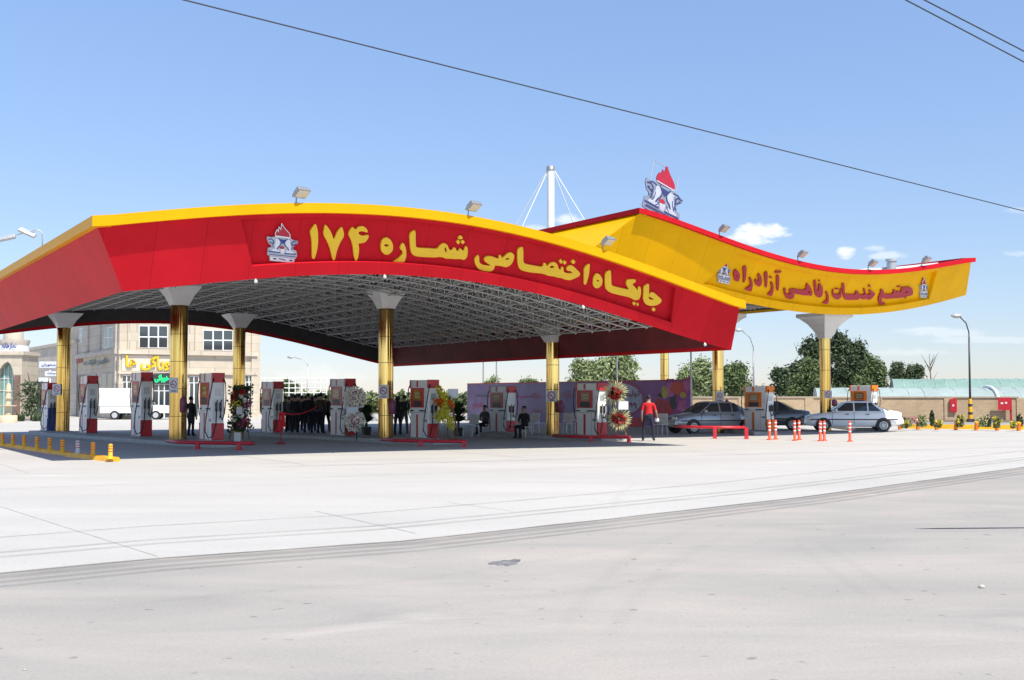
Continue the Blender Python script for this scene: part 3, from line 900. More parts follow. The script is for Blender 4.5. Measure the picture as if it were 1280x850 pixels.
YEL_WORDS = [
    ('letter', y1([(122, 330), (127, 240), (160, 203), (200, 213), (252, 290), (260, 370), (232, 452), (190, 462), (143, 432)]), [y1([(182, 335), (200, 322), (214, 345), (198, 358)])]),
    ('letter', y1([(313, 150), (392, 113), (396, 250), (382, 400), (350, 492), (332, 482), (333, 300)]), []),
    ('letter', y1([(470, 368), (492, 378), (524, 450), (529, 540), (507, 662), (470, 672), (355, 627), (400, 593), (465, 557), (485, 520), (475, 460), (452, 400)]), []),
    ('letter', y1([(643, 300), (665, 283), (702, 330), (728, 420), (717, 522), (670, 573), (618, 552), (583, 502), (577, 420), (600, 398), (622, 450), (648, 450), (658, 400), (636, 350)]), []),
    ('letter', y1([(772, 280), (842, 233), (846, 380), (832, 582), (798, 592), (791, 450)]), []),
    ('letter', y1([(930, 457), (948, 475), (974, 560), (969, 660), (942, 757), (900, 767), (835, 737), (898, 678), (930, 640), (925, 560), (911, 500)]), []),
    ('dot', y1([(880, 365), (915, 343), (948, 380), (920, 402)]), []),
    ('letter', y1([(1032, 330), (1093, 320), (1094, 470), (1078, 652), (1042, 657), (1036, 480)]), []),
    ('dot', y1([(1000, 265), (1030, 226), (1070, 238), (1153, 238), (1122, 272), (1060, 282), (1008, 287)]), []),
    ('letter', y2([(82, 350), (122, 338), (128, 440), (145, 472), (240, 468), (212, 440), (197, 390), (230, 363), (320, 358), (420, 382), (558, 382), (563, 260), (590, 243), (652, 320), (693, 430), (683, 490), (655, 523), (628, 492), (560, 503), (440, 483), (340, 468), (303, 440), (308, 510), (283, 562), (210, 583), (148, 562), (97, 480)]), [y2([(595, 430), (615, 390), (640, 440), (620, 450)])]),
    ('letter', y2([(722, 185), (772, 168), (783, 380), (800, 398), (826, 388), (822, 300), (842, 248), (880, 268), (914, 340), (914, 470), (883, 532), (830, 548), (777, 522), (747, 450), (732, 330)]), []),
    ('dot', y2([(822, 190), (840, 167), (864, 190), (842, 218)]), []),
    ('letter', y2([(983, 408), (1008, 418), (1039, 500), (1044, 590), (1028, 672), (960, 683), (905, 657), (978, 618), (1001, 580), (1001, 510), (982, 450)]), []),
    ('letter', y3([(97, 380), (125, 287), (138, 390), (160, 418), (250, 418), (287, 390), (282, 300), (308, 288), (314, 430), (293, 502), (230, 543), (168, 533), (117, 470)]), []),
    ('dot', y3([(163, 300), (185, 278), (203, 300), (185, 322)]), []), ('dot', y3([(210, 300), (232, 278), (253, 300), (232, 322)]), []),
    ('letter', y3([(320, 180), (382, 163), (384, 360), (398, 418), (600, 423), (638, 418), (636, 360), (670, 337), (714, 380), (719, 423), (760, 428), (830, 428), (848, 410), (822, 330), (828, 283), (853, 288), (868, 418), (890, 428), (978, 418), (956, 370), (940, 340), (965, 317), (1002, 338), (1090, 410), (1064, 442), (1012, 513), (960, 549), (900, 543), (860, 513), (820, 549), (770, 518), (720, 503), (700, 548), (640, 544), (480, 549), (398, 544), (366, 502), (341, 380)]), []),
    ('dot', y3([(927, 230), (955, 202), (988, 235), (960, 268)]), []),
    ('letter', y4([(152, 260), (185, 232), (218, 280), (213, 323), (300, 327), (380, 317), (383, 260), (405, 238), (432, 278), (470, 268), (500, 288), (527, 268), (528, 208), (600, 197), (682, 198), (718, 220), (733, 270), (728, 333), (682, 353), (620, 363), (560, 378), (480, 393), (380, 398), (300, 408), (210, 403), (183, 373), (174, 420), (189, 472), (258, 490), (200, 508), (148, 513), (122, 470), (117, 400), (137, 330), (162, 310)]),
     [y4([(590, 290), (610, 260), (640, 290), (612, 305)])]),
    ('dot', y4([(587, 385), (605, 368), (622, 390), (605, 408)]), []), ('dot', y4([(448, 195), (476, 178), (488, 195), (476, 211)]), []), ('dot', y4([(492, 192), (510, 176), (524, 192), (510, 208)]), []),
]


def lay(k, words, m, recess):
    base = -recess
    for nm, outer, holes in words:
        it = 1 if nm == 'dot' else 2
        conv = lambda lp: [k.solve(x, y, base + .07) for x, y in chaikin(lp, it)]
        mb = MB()
        mb.prism(conv(outer), lambda q, f, d: k.F(q, f, base + d), .01, .07, [conv(h) for h in holes])
        k.bld(mb, nm, m, fixn=True)


lay(red, RED_WORDS, M['yellow_letter'], .17)
lay(yc, YEL_WORDS, M['red_letter'], .16)


# ------------------------------------------------------------------ emblem: flame over two winged horses on a base
EMB = lambda pts: [((x - 165) / 470 - .5, (715 - y) / 470) for x, y in pts]


def emblem(name, label, fn, base_text, group, back_poles=False):
    """fn(x, y, depth): x to the right in widths, y up in widths, depth outwards in metres"""
    t = thing(name, label, 'emblem sign', fn(0, 0, 0), 0, group)
    loc = -t.location
    plate = [(175, 320), (235, 330), (290, 318), (400, 335), (520, 332), (580, 360), (638, 370), (625, 405), (588, 430), (560, 470), (560, 500), (612, 520), (622, 600), (600, 642)]
    plate += [(585, 645), (582, 715), (208, 690), (205, 612)] if base_text else [(190, 612)]
    plate += [(173, 602), (185, 500), (240, 475), (228, 450), (195, 425), (170, 365)]
    mb = MB(); mb.prism(EMB(plate), fn, 0, .05); mb.build('plate', M['emblem_grey' if base_text else 'emblem_dark'], t, loc, fixn=True)
    flame = [(298, 318), (290, 260), (318, 200), (336, 238), (345, 158), (372, 200), (386, 105), (425, 170), (500, 250), (515, 285), (508, 325)]
    mb = MB(); mb.prism(EMB(chaikin(flame, 1)), fn, .0, .055); mb.build('flame', M['petalred'] if False else M['red_letter'], t, loc, fixn=True)
    # white outline of the flame and bowl
    def stroke(mb, pts, w, d0, d1, closed=False):
        e = EMB(pts); ww = w / 470 / 2; n = len(e)
        for i in range(n if closed else n - 1):
            (ax, ay), (bx, by) = e[i], e[(i + 1) % n]
            L = math.hypot(bx - ax, by - ay) or 1e-6; nx, ny = -(by - ay) / L * ww, (bx - ax) / L * ww
            ex, ey = (bx - ax) / L * ww * .6, (by - ay) / L * ww * .6
            mb.prism([(ax - ex + nx, ay - ey + ny), (ax - ex - nx, ay - ey - ny), (bx + ex - nx, by + ey - ny), (bx + ex + nx, by + ey + ny)], fn, d0, d1 + i * .0006)
    mb = MB()
    if base_text: stroke(mb, flame, 9, .055, .062, True)
    stroke(mb, [(296, 305), (512, 322)], 22 if base_text else 12, .05, .066)
    mb.build('flame_outline', M['emblem_white' if base_text else 'emblem_pale'], t, loc, fixn=True)
    mb = MB()
    for body in ([(290, 350), (345, 345), (372, 400), (340, 470), (318, 505), (355, 525), (352, 548), (215, 535), (245, 510), (290, 500), (280, 440), (300, 400)],
                 [(520, 358), (462, 352), (435, 405), (465, 470), (490, 510), (445, 530), (447, 560), (590, 560), (560, 535), (520, 520), (530, 450), (510, 400)],
                 [(365, 500), (400, 480), (435, 505), (425, 570), (375, 565)]):
        mb.prism(EMB(chaikin(body, 1)), fn, .05, .058)
    if base_text: mb.prism(EMB([(214, 622), (578, 648), (574, 706), (216, 684)]), fn, .05, .057)
    mb.build('horse', M['emblem_white' if base_text else 'emblem_pale'], t, loc, fixn=True)
    mb = MB()
    mb.prism(EMB([(352, 348), (452, 358), (405, 428)]), fn, .05, .061)
    stroke(mb, [(340, 335), (378, 395), (365, 440), (330, 478), (315, 508)], 13, .058, .064)
    stroke(mb, [(468, 342), (428, 400), (440, 445), (480, 482), (492, 515)], 13, .058, .064)
    stroke(mb, [(195, 545), (355, 556)], 16, .05, .063); stroke(mb, [(437, 566), (600, 572)], 16, .05, .063)
    stroke(mb, [(190, 360), (235, 352), (268, 385), (262, 430), (235, 415), (205, 400)], 12, .05, .062)
    stroke(mb, [(615, 385), (570, 375), (540, 400), (545, 445), (575, 425), (600, 415)], 12, .05, .062)
    stroke(mb, [(250, 450), (262, 480)], 10, .05, .061); stroke(mb, [(548, 465), (540, 500)], 10, .05, .061)
    stroke(mb, [(200, 590), (360, 600), (600, 612)], 7, .05, .060)
    if base_text:
        stroke(mb, [(265, 655), (300, 655)], 20, .057, .063); stroke(mb, [(345, 652), (440, 668)], 14, .057, .063); stroke(mb, [(510, 668), (545, 672)], 20, .057, .063)
    if not base_text:
        for pts in ([(215, 345), (245, 330), (285, 338), (305, 352)], [(205, 395), (225, 388)], [(255, 405), (268, 425), (262, 470), (245, 490)], [(300, 420), (292, 470), (270, 505)],
                    [(590, 372), (560, 352), (520, 350), (500, 360)], [(600, 410), (585, 402)], [(550, 410), (540, 435), (548, 480), (565, 500)], [(508, 430), (515, 480), (535, 515)],
                    [(215, 575), (590, 598)], [(205, 620), (595, 628)], [(320, 540), (345, 520), (352, 500)], [(480, 550), (458, 530), (450, 508)]):
            stroke(mb, pts, 9, .05, .063)
    mb.build('linework', M['blue' if base_text else 'emblem_line'], t, loc, fixn=True)
    mb = MB(); mb.prism(EMB(chaikin([(345, 470), (400, 452), (430, 480), (405, 500), (365, 495)], 1)), fn, .058, .066); mb.build('centre_disc', M['red_letter'], t, loc, fixn=True)
    if back_poles:
        mb = MB()
        for x, y0, y1_ in ((-.33, .05, 1.32), (.33, .05, 1.18)):
            mb.tube(fn(x, y0 - .1, -.06), fn(x, y1_, -.06), .018, 6)
        mb.tube(fn(-.33, 1.3, -.06), fn(.02, 1.25, -.06), .012, 6)
        mb.tube(fn(-.33, .1, -.06), fn(-.33, .05, -.9), .018, 6); mb.tube(fn(.33, .1, -.06), fn(.33, .05, -.9), .018, 6)
        mb.build('support_pole', M['lightgrey'], t, loc)
    return t


def on_fascia(k, px0, py0, wpx, recess, slope=0.0, hpx=49):
    """emblem plane lying on the panel; px0, py0 = bottom centre in the photograph, wpx = width"""
    q0, f0 = k.solve(px0, py0, -recess)
    c = k.F(q0, f0, -recess)
    q1, f1 = k.solve(px0 + 5, py0 + 5 * slope, -recess)
    x = (k.F(q1, f1, -recess) - c).normalized()
    n = k.nrm(q0, f0)
    q2, f2 = k.solve(px0, py0 - 5, -recess); y = (k.F(q2, f2, -recess) - c).normalized()
    a, b, e = proj(c), proj(c + x), proj(c + y)
    w = wpx / math.hypot(b[0] - a[0], b[1] - a[1]); h = hpx / 1.29 / math.hypot(e[0] - a[0], e[1] - a[1])
    return lambda ex, ey, d: c + x * (ex * w) + y * (ey * h) + n * (d + .012)


emblem('emblem_sign', 'flame and twin horse emblem on the red fascia beside the number', on_fascia(red, 352, 327.5, 38, .17, .04, 49), True, 'emblems on the canopies')
emblem('emblem_sign', 'small flame and horse emblem at the low left end of the yellow fascia', on_fascia(yc, 904, 354, 17, .16, .12, 33), True, 'emblems on the canopies')
emblem('emblem_sign', 'small flame and horse emblem at the far right end of the yellow fascia', on_fascia(yc, 1153.5, 372, 10.5, .16, -.12, 26), True, 'emblems on the canopies')
# the big one standing on the roof edge of the yellow canopy
q = .035
c0 = yc.T(q) + Vector((0, 0, .10)) + V * .25
xd = (yc.T(.12) - yc.T(.0)).normalized(); yd = (-V).cross(xd); yd = (yd if yd.z > 0 else -yd).normalized()
nd_ = xd.cross(yd).normalized()
xd = (xd - Vector((0, 0, .10))).normalized()
W = 1.78
c0 = c0 + xd * .45
emblem('emblem_sign', 'large free standing flame and horse emblem on the corner of the yellow roof', lambda ex, ey, d: c0 + xd * (ex * W) + yd * ((ey - .12) * W * .95) + nd_ * d, False, 'emblems on the canopies', True)
RZ = math.atan2(U.y, U.x)          # rotation that lays local x along the canopy front
ISL = .15


class Plane:
    """vertical plane through p along the horizontal direction x; maps photograph pixels to (along, height)"""
    def __init__(s, p, x):
        s.p = Vector((p.x, p.y, 0)); s.x = Vector((x.x, x.y, 0)).normalized(); s.n = Vector((s.x.y, -s.x.x, 0))
        if s.n.dot(s.p) > 0: s.n = -s.n
    def px(s, x, y):
        d = ray(x, y); k = (s.p - EYE).dot(s.n) / d.dot(s.n); h = EYE + d * k
        return (h - s.p).dot(s.x), h.z
    def at(s, a, z, out=0.0): return s.p + s.x * a + Vector((0, 0, z)) + s.n * out
    def rect(s, mb, x0, y0, x1, y1, o0, o1, mi=0):
        a0, z0 = s.px(x0, y1); a1, z1 = s.px(x1, y0)
        z0 = s.px((x0 + x1) / 2, y1)[1]; z1 = s.px((x0 + x1) / 2, y0)[1]
        mb.prism([(a0, z0), (a1, z0), (a1, z1), (a0, z1)], lambda a, z, d: s.at(a, z, d), o0, o1, (), mi)
        return a0, z0, a1, z1


# ------------------------------------------------------------------ columns
def column(k, px, base_y, cap_top, cap_bot, cap_r, rad, d=None, label=None):
    b = G(px, base_y, ISL) if d is None else D(px, 520, d)
    b = Vector((b.x, b.y, 0)); d = b.y
    zt, zb_ = D(px, cap_top, d).z, D(px, cap_bot, d).z
    mb = MB(); n = 28; prof = []
    H = zb_
    mb.lathe([(rad, 0), (rad, H)], n, b, 0, True)
    
    for z in np.arange(.95, H, .95): mb.lathe([(rad - .01, z - .012), (rad + .004, z - .008), (rad + .004, z + .008), (rad - .01, z + .012)], n, b, 1, False, False)
    c = mb.build('column', [M['gold'], M['seam']], k.root, k.loc)
    mb = MB(); r45 = RZ + math.pi / 4
    h = zt - zb_
    fl = [(.03, 0), (.5, .40), (.92, .97), (1, 1)] if k is red else [(.03, 0), (.30, .17), (.58, .46), (.80, .82), (.86, 1), (1, 1)]
    prof = [(rad * 1.30, zb_)] + [(rad * 1.30 + (cap_r - rad * 1.30) * w, zb_ + h * f) for f, w in fl]
    mb.lathe(prof, 4, b, 0, False, True, r45)
    s, t = ST(b)
    top = k.zb(s) + .45
    if top > zt:
        mb.tube((b.x, b.y, zt - .02), (b.x, b.y, top), .10, 8)
    cap = mb.build('capital', M['capital'], c)
    return b, c


cols = {}
cols['a'] = column(red, 222, 549, 358, 382, .86, .30)[0]
cols['b'] = column(red, 482, 547, 364, 386, .80, .27)[0]
cols['c'] = column(red, 691, 543.5, 408, 428, .82, .255)[0]
cols['d'] = column(red, 78, 539, 392, 410, .92, .29)[0]
cols['e'] = column(red, 298, 538, 393, 410, .88, .265)[0]
cols['f'] = column(yc, 898, 537, 393, 424, 1.28, .25)[0]
cols['g'] = column(yc, 1032, 0, 392.5, 423, 1.30, .25, 56)[0]
cols['h'] = column(yc, 831, 0, 402, 430, 1.28, .25, 71)[0]

# plates with a no-smoking ring and covered extinguishers on the columns
def plate(px0, px1, y0, y1, col, label):
    d = col.y - .36
    c = D((px0 + px1) / 2, (y0 + y1) / 2, d)
    w, h = (px1 - px0) * d / FPX / .93, (y1 - y0) * d / FPX
    t = thing('warning_sign', label, 'sign', c, R(-20), 'warning signs on the columns')
    mb = MB(); mb.box((0, 0, 0), (w, .012, h)); mb.build('plate', M['paper'], t)
    mb = MB(); pts = [(w * .36 * math.cos(a), w * .36 * math.sin(a) + h * .06) for a in np.linspace(0, 2 * math.pi, 25)[:-1]]
    ins = [(x * .78, (y - h * .06) * .78 + h * .06) for x, y in pts]
    mb.prism(pts, lambda x, z, e: Vector((x, -.006 - e, z)), 0, .004, [ins])
    r = w * .3; mb.prism([(-r * .75, r * .62 + h * .06), (-r * .62, r * .75 + h * .06), (r * .75, -r * .62 + h * .06), (r * .62, -r * .75 + h * .06)], lambda x, z, e: Vector((x, -.006 - e, z)), 0, .003)
    mb.build('ring', M['red_letter'], t, fixn=True)
    mb = MB(); mb.box((-w * .08, -.009, h * .05), (w * .32, .004, h * .05), ry=R(-12)); mb.box((0, -.009, -h * .38), (w * .6, .004, h * .06)); mb.build('pictogram', M['dark'], t)
    mb = MB(); mb.box((w * .1, .1, 0), (.04, .2, .04)); mb.build('bracket', M['grey'], t)


plate(211, 223, 472, 491, cols['a'], 'white no smoking plate on the gold column behind the nearest pump')
plate(473, 486, 481, 498, cols['b'], 'white no smoking plate on the gold column beside the white wreaths')
plate(682.5, 696, 488.5, 502, cols['c'], 'white no smoking plate on the gold column before the purple banner')
plate(65, 76.5, 480, 494, cols['d'], 'white no smoking plate on the leftmost gold column')
plate(895, 904, 489, 502, cols['f'], 'white no smoking plate on the gold column by the red shirted man')
plate(1031, 1039.5, 488, 497.5, cols['g'], 'white no smoking plate on the gold column above the white car')


def extinguisher(x, y0, y1, col, label):
    d = col.y - .2
    c = D(x, (y0 + y1) / 2, d); h = (y1 - y0) * d / FPX
    t = thing('fire_extinguisher', label, 'fire extinguisher', c, 0, 'covered extinguishers hung on the columns')
    mb = MB(); mb.lathe([(.03, -h / 2), (.12, -h / 2 + .03), (.13, 0), (.12, h * .3), (.06, h * .42), (.03, h / 2)], 10); mb.build('cover', M['plasticbag'], t)
    mb = MB(); mb.path([(.02, 0, h * .42), (.1, 0, h * .3), (.14, 0, 0), (.13, 0, -h * .2)], .014, 6); mb.build('hose', M['black'], t)
    mb = MB(); mb.box((-.09, .03, h * .3), (.16, .03, .04)); mb.build('hook', M['grey'], t)


extinguisher(229, 495, 516, cols['a'], 'purple covered extinguisher on the gold column behind the nearest pump')
extinguisher(490.5, 498.5, 518, cols['b'], 'purple covered extinguisher on the gold column beside the white wreaths')
extinguisher(701, 500, 516, cols['c'], 'purple covered extinguisher on the gold column before the purple banner')
extinguisher(908.5, 499, 516, cols['f'], 'purple covered extinguisher on the gold column near the parked cars')
extinguisher(1043, 499, 508, cols['g'], 'purple covered extinguisher on the gold column above the white car')

# ------------------------------------------------------------------ pump islands (raised slabs, part of the ground)
def island(a, b, w, front=1.2, back=1.0):
    a, b = G(*a, ISL), G(*b, ISL)
    d = (b - a); d.z = 0; L = d.length; d.normalize()
    x = Vector((d.y, -d.x, 0)); p = a - d * front; L += front + back
    pts = []
    for (cx, cy, s0) in ((w / 2, L - .3, 0), (-w / 2, L - .3, 1), (-w / 2, .3, 2), (w / 2, .3, 3)):
        pass
    pts = chaikin([(w / 2, 0), (w / 2, L), (-w / 2, L), (-w / 2, 0)], 1)
    mb = MB(); mb.prism(pts, lambda u, v, e: Vector((p.x, p.y, 0)) + x * u + d * v + Vector((0, 0, e)), .0, ISL)
    struct(mb.build('pump_island', M['concrete_kerb'], fixn=True, bevel=.02))
    return d


island((264, 552), (62, 538.5), 1.9)
island((532, 549), (342, 540.5), 1.9)
island((740, 545), (630, 540.5), 1.9)
island((951, 539), (905, 533.5), 1.7, .9, 1.2)
island((1084, 534.5), (1056, 531.5), 1.5, .2, 1.0)


# ------------------------------------------------------------------ pumps
def make_pump(label, trim='red_paint', barrel=False, screen='screen'):
    W, L, H = .40, 1.42, 2.02
    t = thing('fuel_pump', label, 'fuel pump', (0, 0, 0), RZ, 'fuel pumps under the canopies')
    tm = M[trim]
    mb = MB(); mb.box((0, 0, H / 2), (W, L, H)); mb.build('cabinet', M['white'], t, bevel=.018)
    for sy in (-1, 1):
        mb = MB(); mb.box((0, sy * (L / 2 - .015), H - .135), (W + .03, .11, .29)); mb.build('top_block', tm, t, bevel=.012)
        mb = MB(); mb.box((0, sy * (L / 2 - .01), .27), (W + .02, .07, .52)); mb.build('kick_panel', tm if not barrel else M['bluebarrel'], t, bevel=.01)
    for sx in (-1, 1):
        X = sx * W / 2
        mb = MB(); mb.box((X, .13, 1.41), (.035, 1.04, .68)); dp = mb.build('display_panel', tm, t, bevel=.01)
        mb = MB(); mb.box((X + sx * .0185, .10, 1.50), (.012, .62, .34)); mb.build('screen', M['screen_orange'] if trim != 'red_paint' else M['screen_orange'], dp)
        mb = MB(); mb.box((X + sx * .0185, .10, 1.20), (.012, .62, .2)); mb.build('keypad', M['dark'], dp)
        mb = MB(); mb.box((X + sx * .026, .10, 1.56), (.006, .40, .08)); mb.box((X + sx * .026, .10, 1.44), (.006, .40, .08)); mb.build('readout', M['readout'], dp)
        mb = MB(); mb.box((X + sx * .003, -.52, 1.36), (.006, .16, .22)); mb.build('notice', M['paper'], t)
        mb = MB(); mb.box((X + sx * .003, -.50, .62), (.006, .24, .09)); mb.build('notice', M['grey'], t)
        for y, w in ((.56, .22), (-.28, .52)):
            mb = MB(); mb.box((X, y, .96), (.02, w, .05)); mb.build('slot', M['black'], t)
        for z, w in ((.43, .80), (1.89, .22)):
            mb = MB(); mb.box((X, .14, z), (.014, .12, w)); mb.build('stripe', tm, t)
        mb = MB()
        for y in (.22, -.30): mb.box((X, y, .45), (.008, .012, .82))
        mb.box((X, 0, .90), (.008, L * .98, .012)); mb.build('door_seam', M['grey'], t)
    for sy in (-1, 1):
        Y = sy * L / 2; o = lambda e: Y + sy * e
        for sx in (-1, 1):
            mb = MB()
            if sx * sy > 0: mb.path([(sx * .15, o(.01), 1.80), (sx * .18, o(.10), 1.86), (sx * .24, o(.14), 1.74), (sx * .34, o(.17), 1.3), (sx * .46, o(.20), .70), (sx * .50, o(.24), .30), (sx * .40, o(.27), .10), (sx * .24, o(.25), .16), (sx * .12, o(.18), .5), (sx * .07, o(.08), .95)], .020, 7)
            else: mb.path([(sx * .15, o(.01), 1.80), (sx * .17, o(.10), 1.84), (sx * .20, o(.14), 1.72), (sx * .22, o(.16), 1.3), (sx * .17, o(.17), .82), (sx * .10, o(.15), .62), (sx * .06, o(.12), .72), (sx * .07, o(.08), .95)], .020, 7)
            mb.build('hose', M['black'], t)
            mb = MB(); mb.box((sx * .07, o(.05), 1.02), (.055, .09, .26)); mb.tube((sx * .07, o(.08), 1.10), (sx * .07, o(.15), 1.22), .02, 6); mb.build('nozzle', M['dark'], t)
        mb = MB(); mb.box((0, o(0), 1.45), (W * .5, .014, .22)); mb.build('control_plate', M['lightgrey'], t)
        mb = MB(); mb.tube((W * .2, o(.0), .72), (W * .2, o(.03), .72), .035, 8); mb.build('lock', M['black'], t)
    mb = MB(); mb.box((0, 0, -.01), (W + .05, L + .05, .1)); mb.build('plinth', M['grey'], t)
    if barrel:
        mb = MB()
        mb.box((0, -L / 2 - .06, .5), (W * .95, .06, .95)); mb.build('lower_cover', M['bluebarrel'], t, bevel=.02)
    return t


pump0 = make_pump('white and red pump nearest the camera, beside the mixed flower stand')
def at_px(x, y, z=ISL):
    p = G(x, y, z); return Vector((p.x, p.y, z))
pump0.location = at_px(264, 550.5); pump0.scale = (1, 1, 1.12)
for x, y, sz, lb in ((176.5, 545.6, 1.17, 'white and red pump with hanging hoses before the yellow shop lettering'),
                     (110, 541.5, 1.14, 'white and red pump between the leftmost column and the white van'),
                     (530, 548, 1.02, 'white and red pump beside the yellow flowers on lath easel'),
                     (428, 544.6, 1.06, 'white and red pump half hidden by the two white wreaths'),
                     (340, 540.8, 1.03, 'white and red pump behind the red barrier post, dark crowd beside it'),
                     (739, 544.8, .98, 'white and red pump beside the two spiky red and cream wreaths'),
                     (628, 540.3, .94, 'white and red pump behind the chairs in front of the lilac banner')):
    dup(pump0, lb, at_px(x, y), None, None, (1, 1, sz))
pb = make_pump('white pump with blue lower covers at the far left of the forecourt', 'red_paint', True)
pb.location = at_px(61, 538.2); pb.scale = (1, 1, 1.02)
po = make_pump('white and orange pump in front of the parked silver cars', 'orange')
po.location = at_px(949, 538.3); po.scale = (1, 1, .95)
dup(po, 'white and orange pump standing behind the white car', at_px(1080, 532.5), None, None, (1, 1, 1.0))


# ------------------------------------------------------------------ red guard rails in front of the islands
def guard(xl, xr, ybar, feet, label):
    f = [G(x, y, .004) for x, y in feet]
    d = (f[-1] - f[0]).normalized()
    z = D(xl, ybar, f[0].y).z
    z = max(.16, CAM_H - (ybar - 495) * f[0].y / FPX)
    c = (f[0] + f[-1]) / 2
    t = thing('guard_rail', label, 'guard rail', (c.x, c.y, 0), 0, 'red guard rails before the islands')
    loc = -t.location
    def hit(x):
        r = ray(x, 550); n = Vector((-d.y, d.x, 0)); k = (f[0] - EYE).dot(n) / r.dot(n); q = EYE + r * k
        return Vector((q.x, q.y, z))
    a, b = hit(xl), hit(xr)
    mb = MB()
    mb.path([a + V * 1.3, a + V * .2, a + d * .12, b - d * .12, b + V * .2, b + V * 1.3], .055, 8)
    mb.build('rail', M['red_paint'], t, loc)
    for p in f:
        mb = MB(); mb.box((p.x, p.y, z / 2), (.13, .13, z)); mb.box((p.x, p.y, .012), (.22, .22, .02)); mb.build('leg', M['red_paint'], t, loc)


guard(223.5, 319, 553, [(247, 562), (299, 563)], 'red guard rail before the nearest pump and flower stand')
guard(498, 585.5, 551, [(526, 558.5), (580, 559.3)], 'red guard rail before the pump with yellow flowers')
guard(716, 791, 546, [(739, 552.3), (786, 552.8)], 'red guard rail before the spiky wreaths')
guard(870, 935, 534, [(893.5, 548.5), (933, 549)], 'red guard rail under the right tip of the red canopy')


# ------------------------------------------------------------------ floodlights on the canopy edges
def floodlight(k, px, label, q=None, tilt=52, yaw=18, sz=.38, pole=.18, first=[None]):
    f0 = k.solve(px, 300 if k is red else 330, 0)[0] if q is None else q
    lo_, hi_ = 0.0, 1.0
    for _ in range(40):
        mid = (lo_ + hi_) / 2
        if proj(k.T(mid))[0] < px: lo_ = mid
        else: hi_ = mid
    q = (lo_ + hi_) / 2 if q is None else q
    base = k.T(q) + Vector((0, 0, .235 if k is red else .16)) - V * .02
    t = thing('floodlight', label, 'floodlight', base, RZ, 'floodlights along the canopy edges')
    mb = MB(); mb.box((0, .02, .01), (.10, .14, .02)); mb.tube((0, .02, 0), (0, .0, pole), .018, 6); mb.tube((0, 0, pole), (0, -.16, pole + .03), .018, 6); mb.build('bracket', M['grey'], t)
    h = bpy.data.objects.new('lamp_head', None)
    mb = MB(); rt = Matrix.Rotation(R(yaw), 3, 'Z') @ Matrix.Rotation(R(tilt), 3, 'X')
    def bx(c, s):
        m = MB(); m.box(c, s); m.v = [tuple(rt @ Vector(v) + Vector((.06, -.2, pole + .07))) for v in m.v]; return m
    m = bx((0, 0, 0), (sz, .10, sz * .78)); head = m.build('lamp_head', M['grey'], t, bevel=.012)
    m = bx((0, -.053, 0), (sz * .86, .012, sz * .62)); m.build('glass', M['lampglass'], head)
    m = MB()
    for i in range(7): 
        b_ = bx((-sz * .36 + i * sz * .12, .075, 0), (.012, .06, sz * .6)); m.add(b_.v, b_.f)
    m.build('cooling_fin', M['grey'], head)
    m = bx((0, .02, -sz * .44), (sz * .9, .03, .03)); m.build('yoke', M['grey'], head)
    bpy.data.objects.remove(h)


floodlight(red, 370, 'floodlight above the emblem of the red canopy')
floodlight(red, 585, 'floodlight at the middle of the long yellow edge')
floodlight(red, 753, 'floodlight on the yellow edge before the bright yellow side face')
floodlight(yc, 899, 'floodlight on the red edge above the small left emblem')
floodlight(yc, 997, 'floodlight on the red edge, second from the roof emblem')
floodlight(yc, 1085, 'floodlight at the lowest sag of the red edge')
floodlight(yc, 1152, 'floodlight near the far right end of the red edge')
# pair on the left side of the red canopy
p = red.T(0, 6.4) + Vector((0, 0, .235))
t = thing('floodlight', 'pale twin floodlight on a curved arm at the left roof edge', 'floodlight', p, 0, 'floodlights along the canopy edges')
mb = MB(); mb.path([(0, 0, 0), (0, 0, .42), (-.05, -.05, .52), (-.22, -.1, .52)], .02, 7); mb.build('bracket', M['lightgrey'], t)
for dx, dz, an in ((-.38, .45, 24), (-.95, .30, -14)):
    mb = MB(); mb.box((dx, -.12, dz), (.48, .18, .09), 0, R(10), R(38), R(an)); mb.build('lamp_head', M['lightgrey'], t, bevel=.02)
mb = MB(); mb.tube((-.22, -.1, .5), (-.95, -.12, .32), .016, 6); mb.build('arm', M['lightgrey'], t)
# small fittings under the front edge
for x, lb in ((319, 'small white spotlight under the red edge near the first column'), (480, 'small white spotlight under the red edge above the second column'),
              (728, 'small white spotlight under the red edge left of the third column'), (880, 'small white spotlight under the right tip of the red canopy')):
    lo_, hi_ = 0.0, 1.0
    for _ in range(40):
        mid = (lo_ + hi_) / 2
        if proj(red.B(mid))[0] < x: lo_ = mid
        else: hi_ = mid
    b = red.B(lo_) - V * .03
    t = thing('spotlight', lb, 'spotlight', b, RZ, 'small spotlights under the front edge')
    mb = MB(); mb.tube((0, 0, .0), (0, 0, -.09), .02, 6); mb.build('stem', M['white'], t)
    mb = MB(); mb.lathe([(.02, .045), (.04, .03), (.048, 0), (.04, -.03), (.01, -.045)], 10, (0, -.02, -.07)); mb.build('lamp_head', M['white_dirty'], t)

# small box on the yellow roof
b = yc.T(.80, TY + .2); t = thing('roof_ventilator', 'small grey ventilator on the roof near the far right end', 'ventilator', b, RZ)
mb = MB(); mb.lathe([(.2, 0), (.2, .5)], 10); mb.build('body', M['lightgrey'], t)
mb = MB(); mb.lathe([(.24, .5), (.24, .6)], 10); mb.build('cap', M['lightgrey'], t)

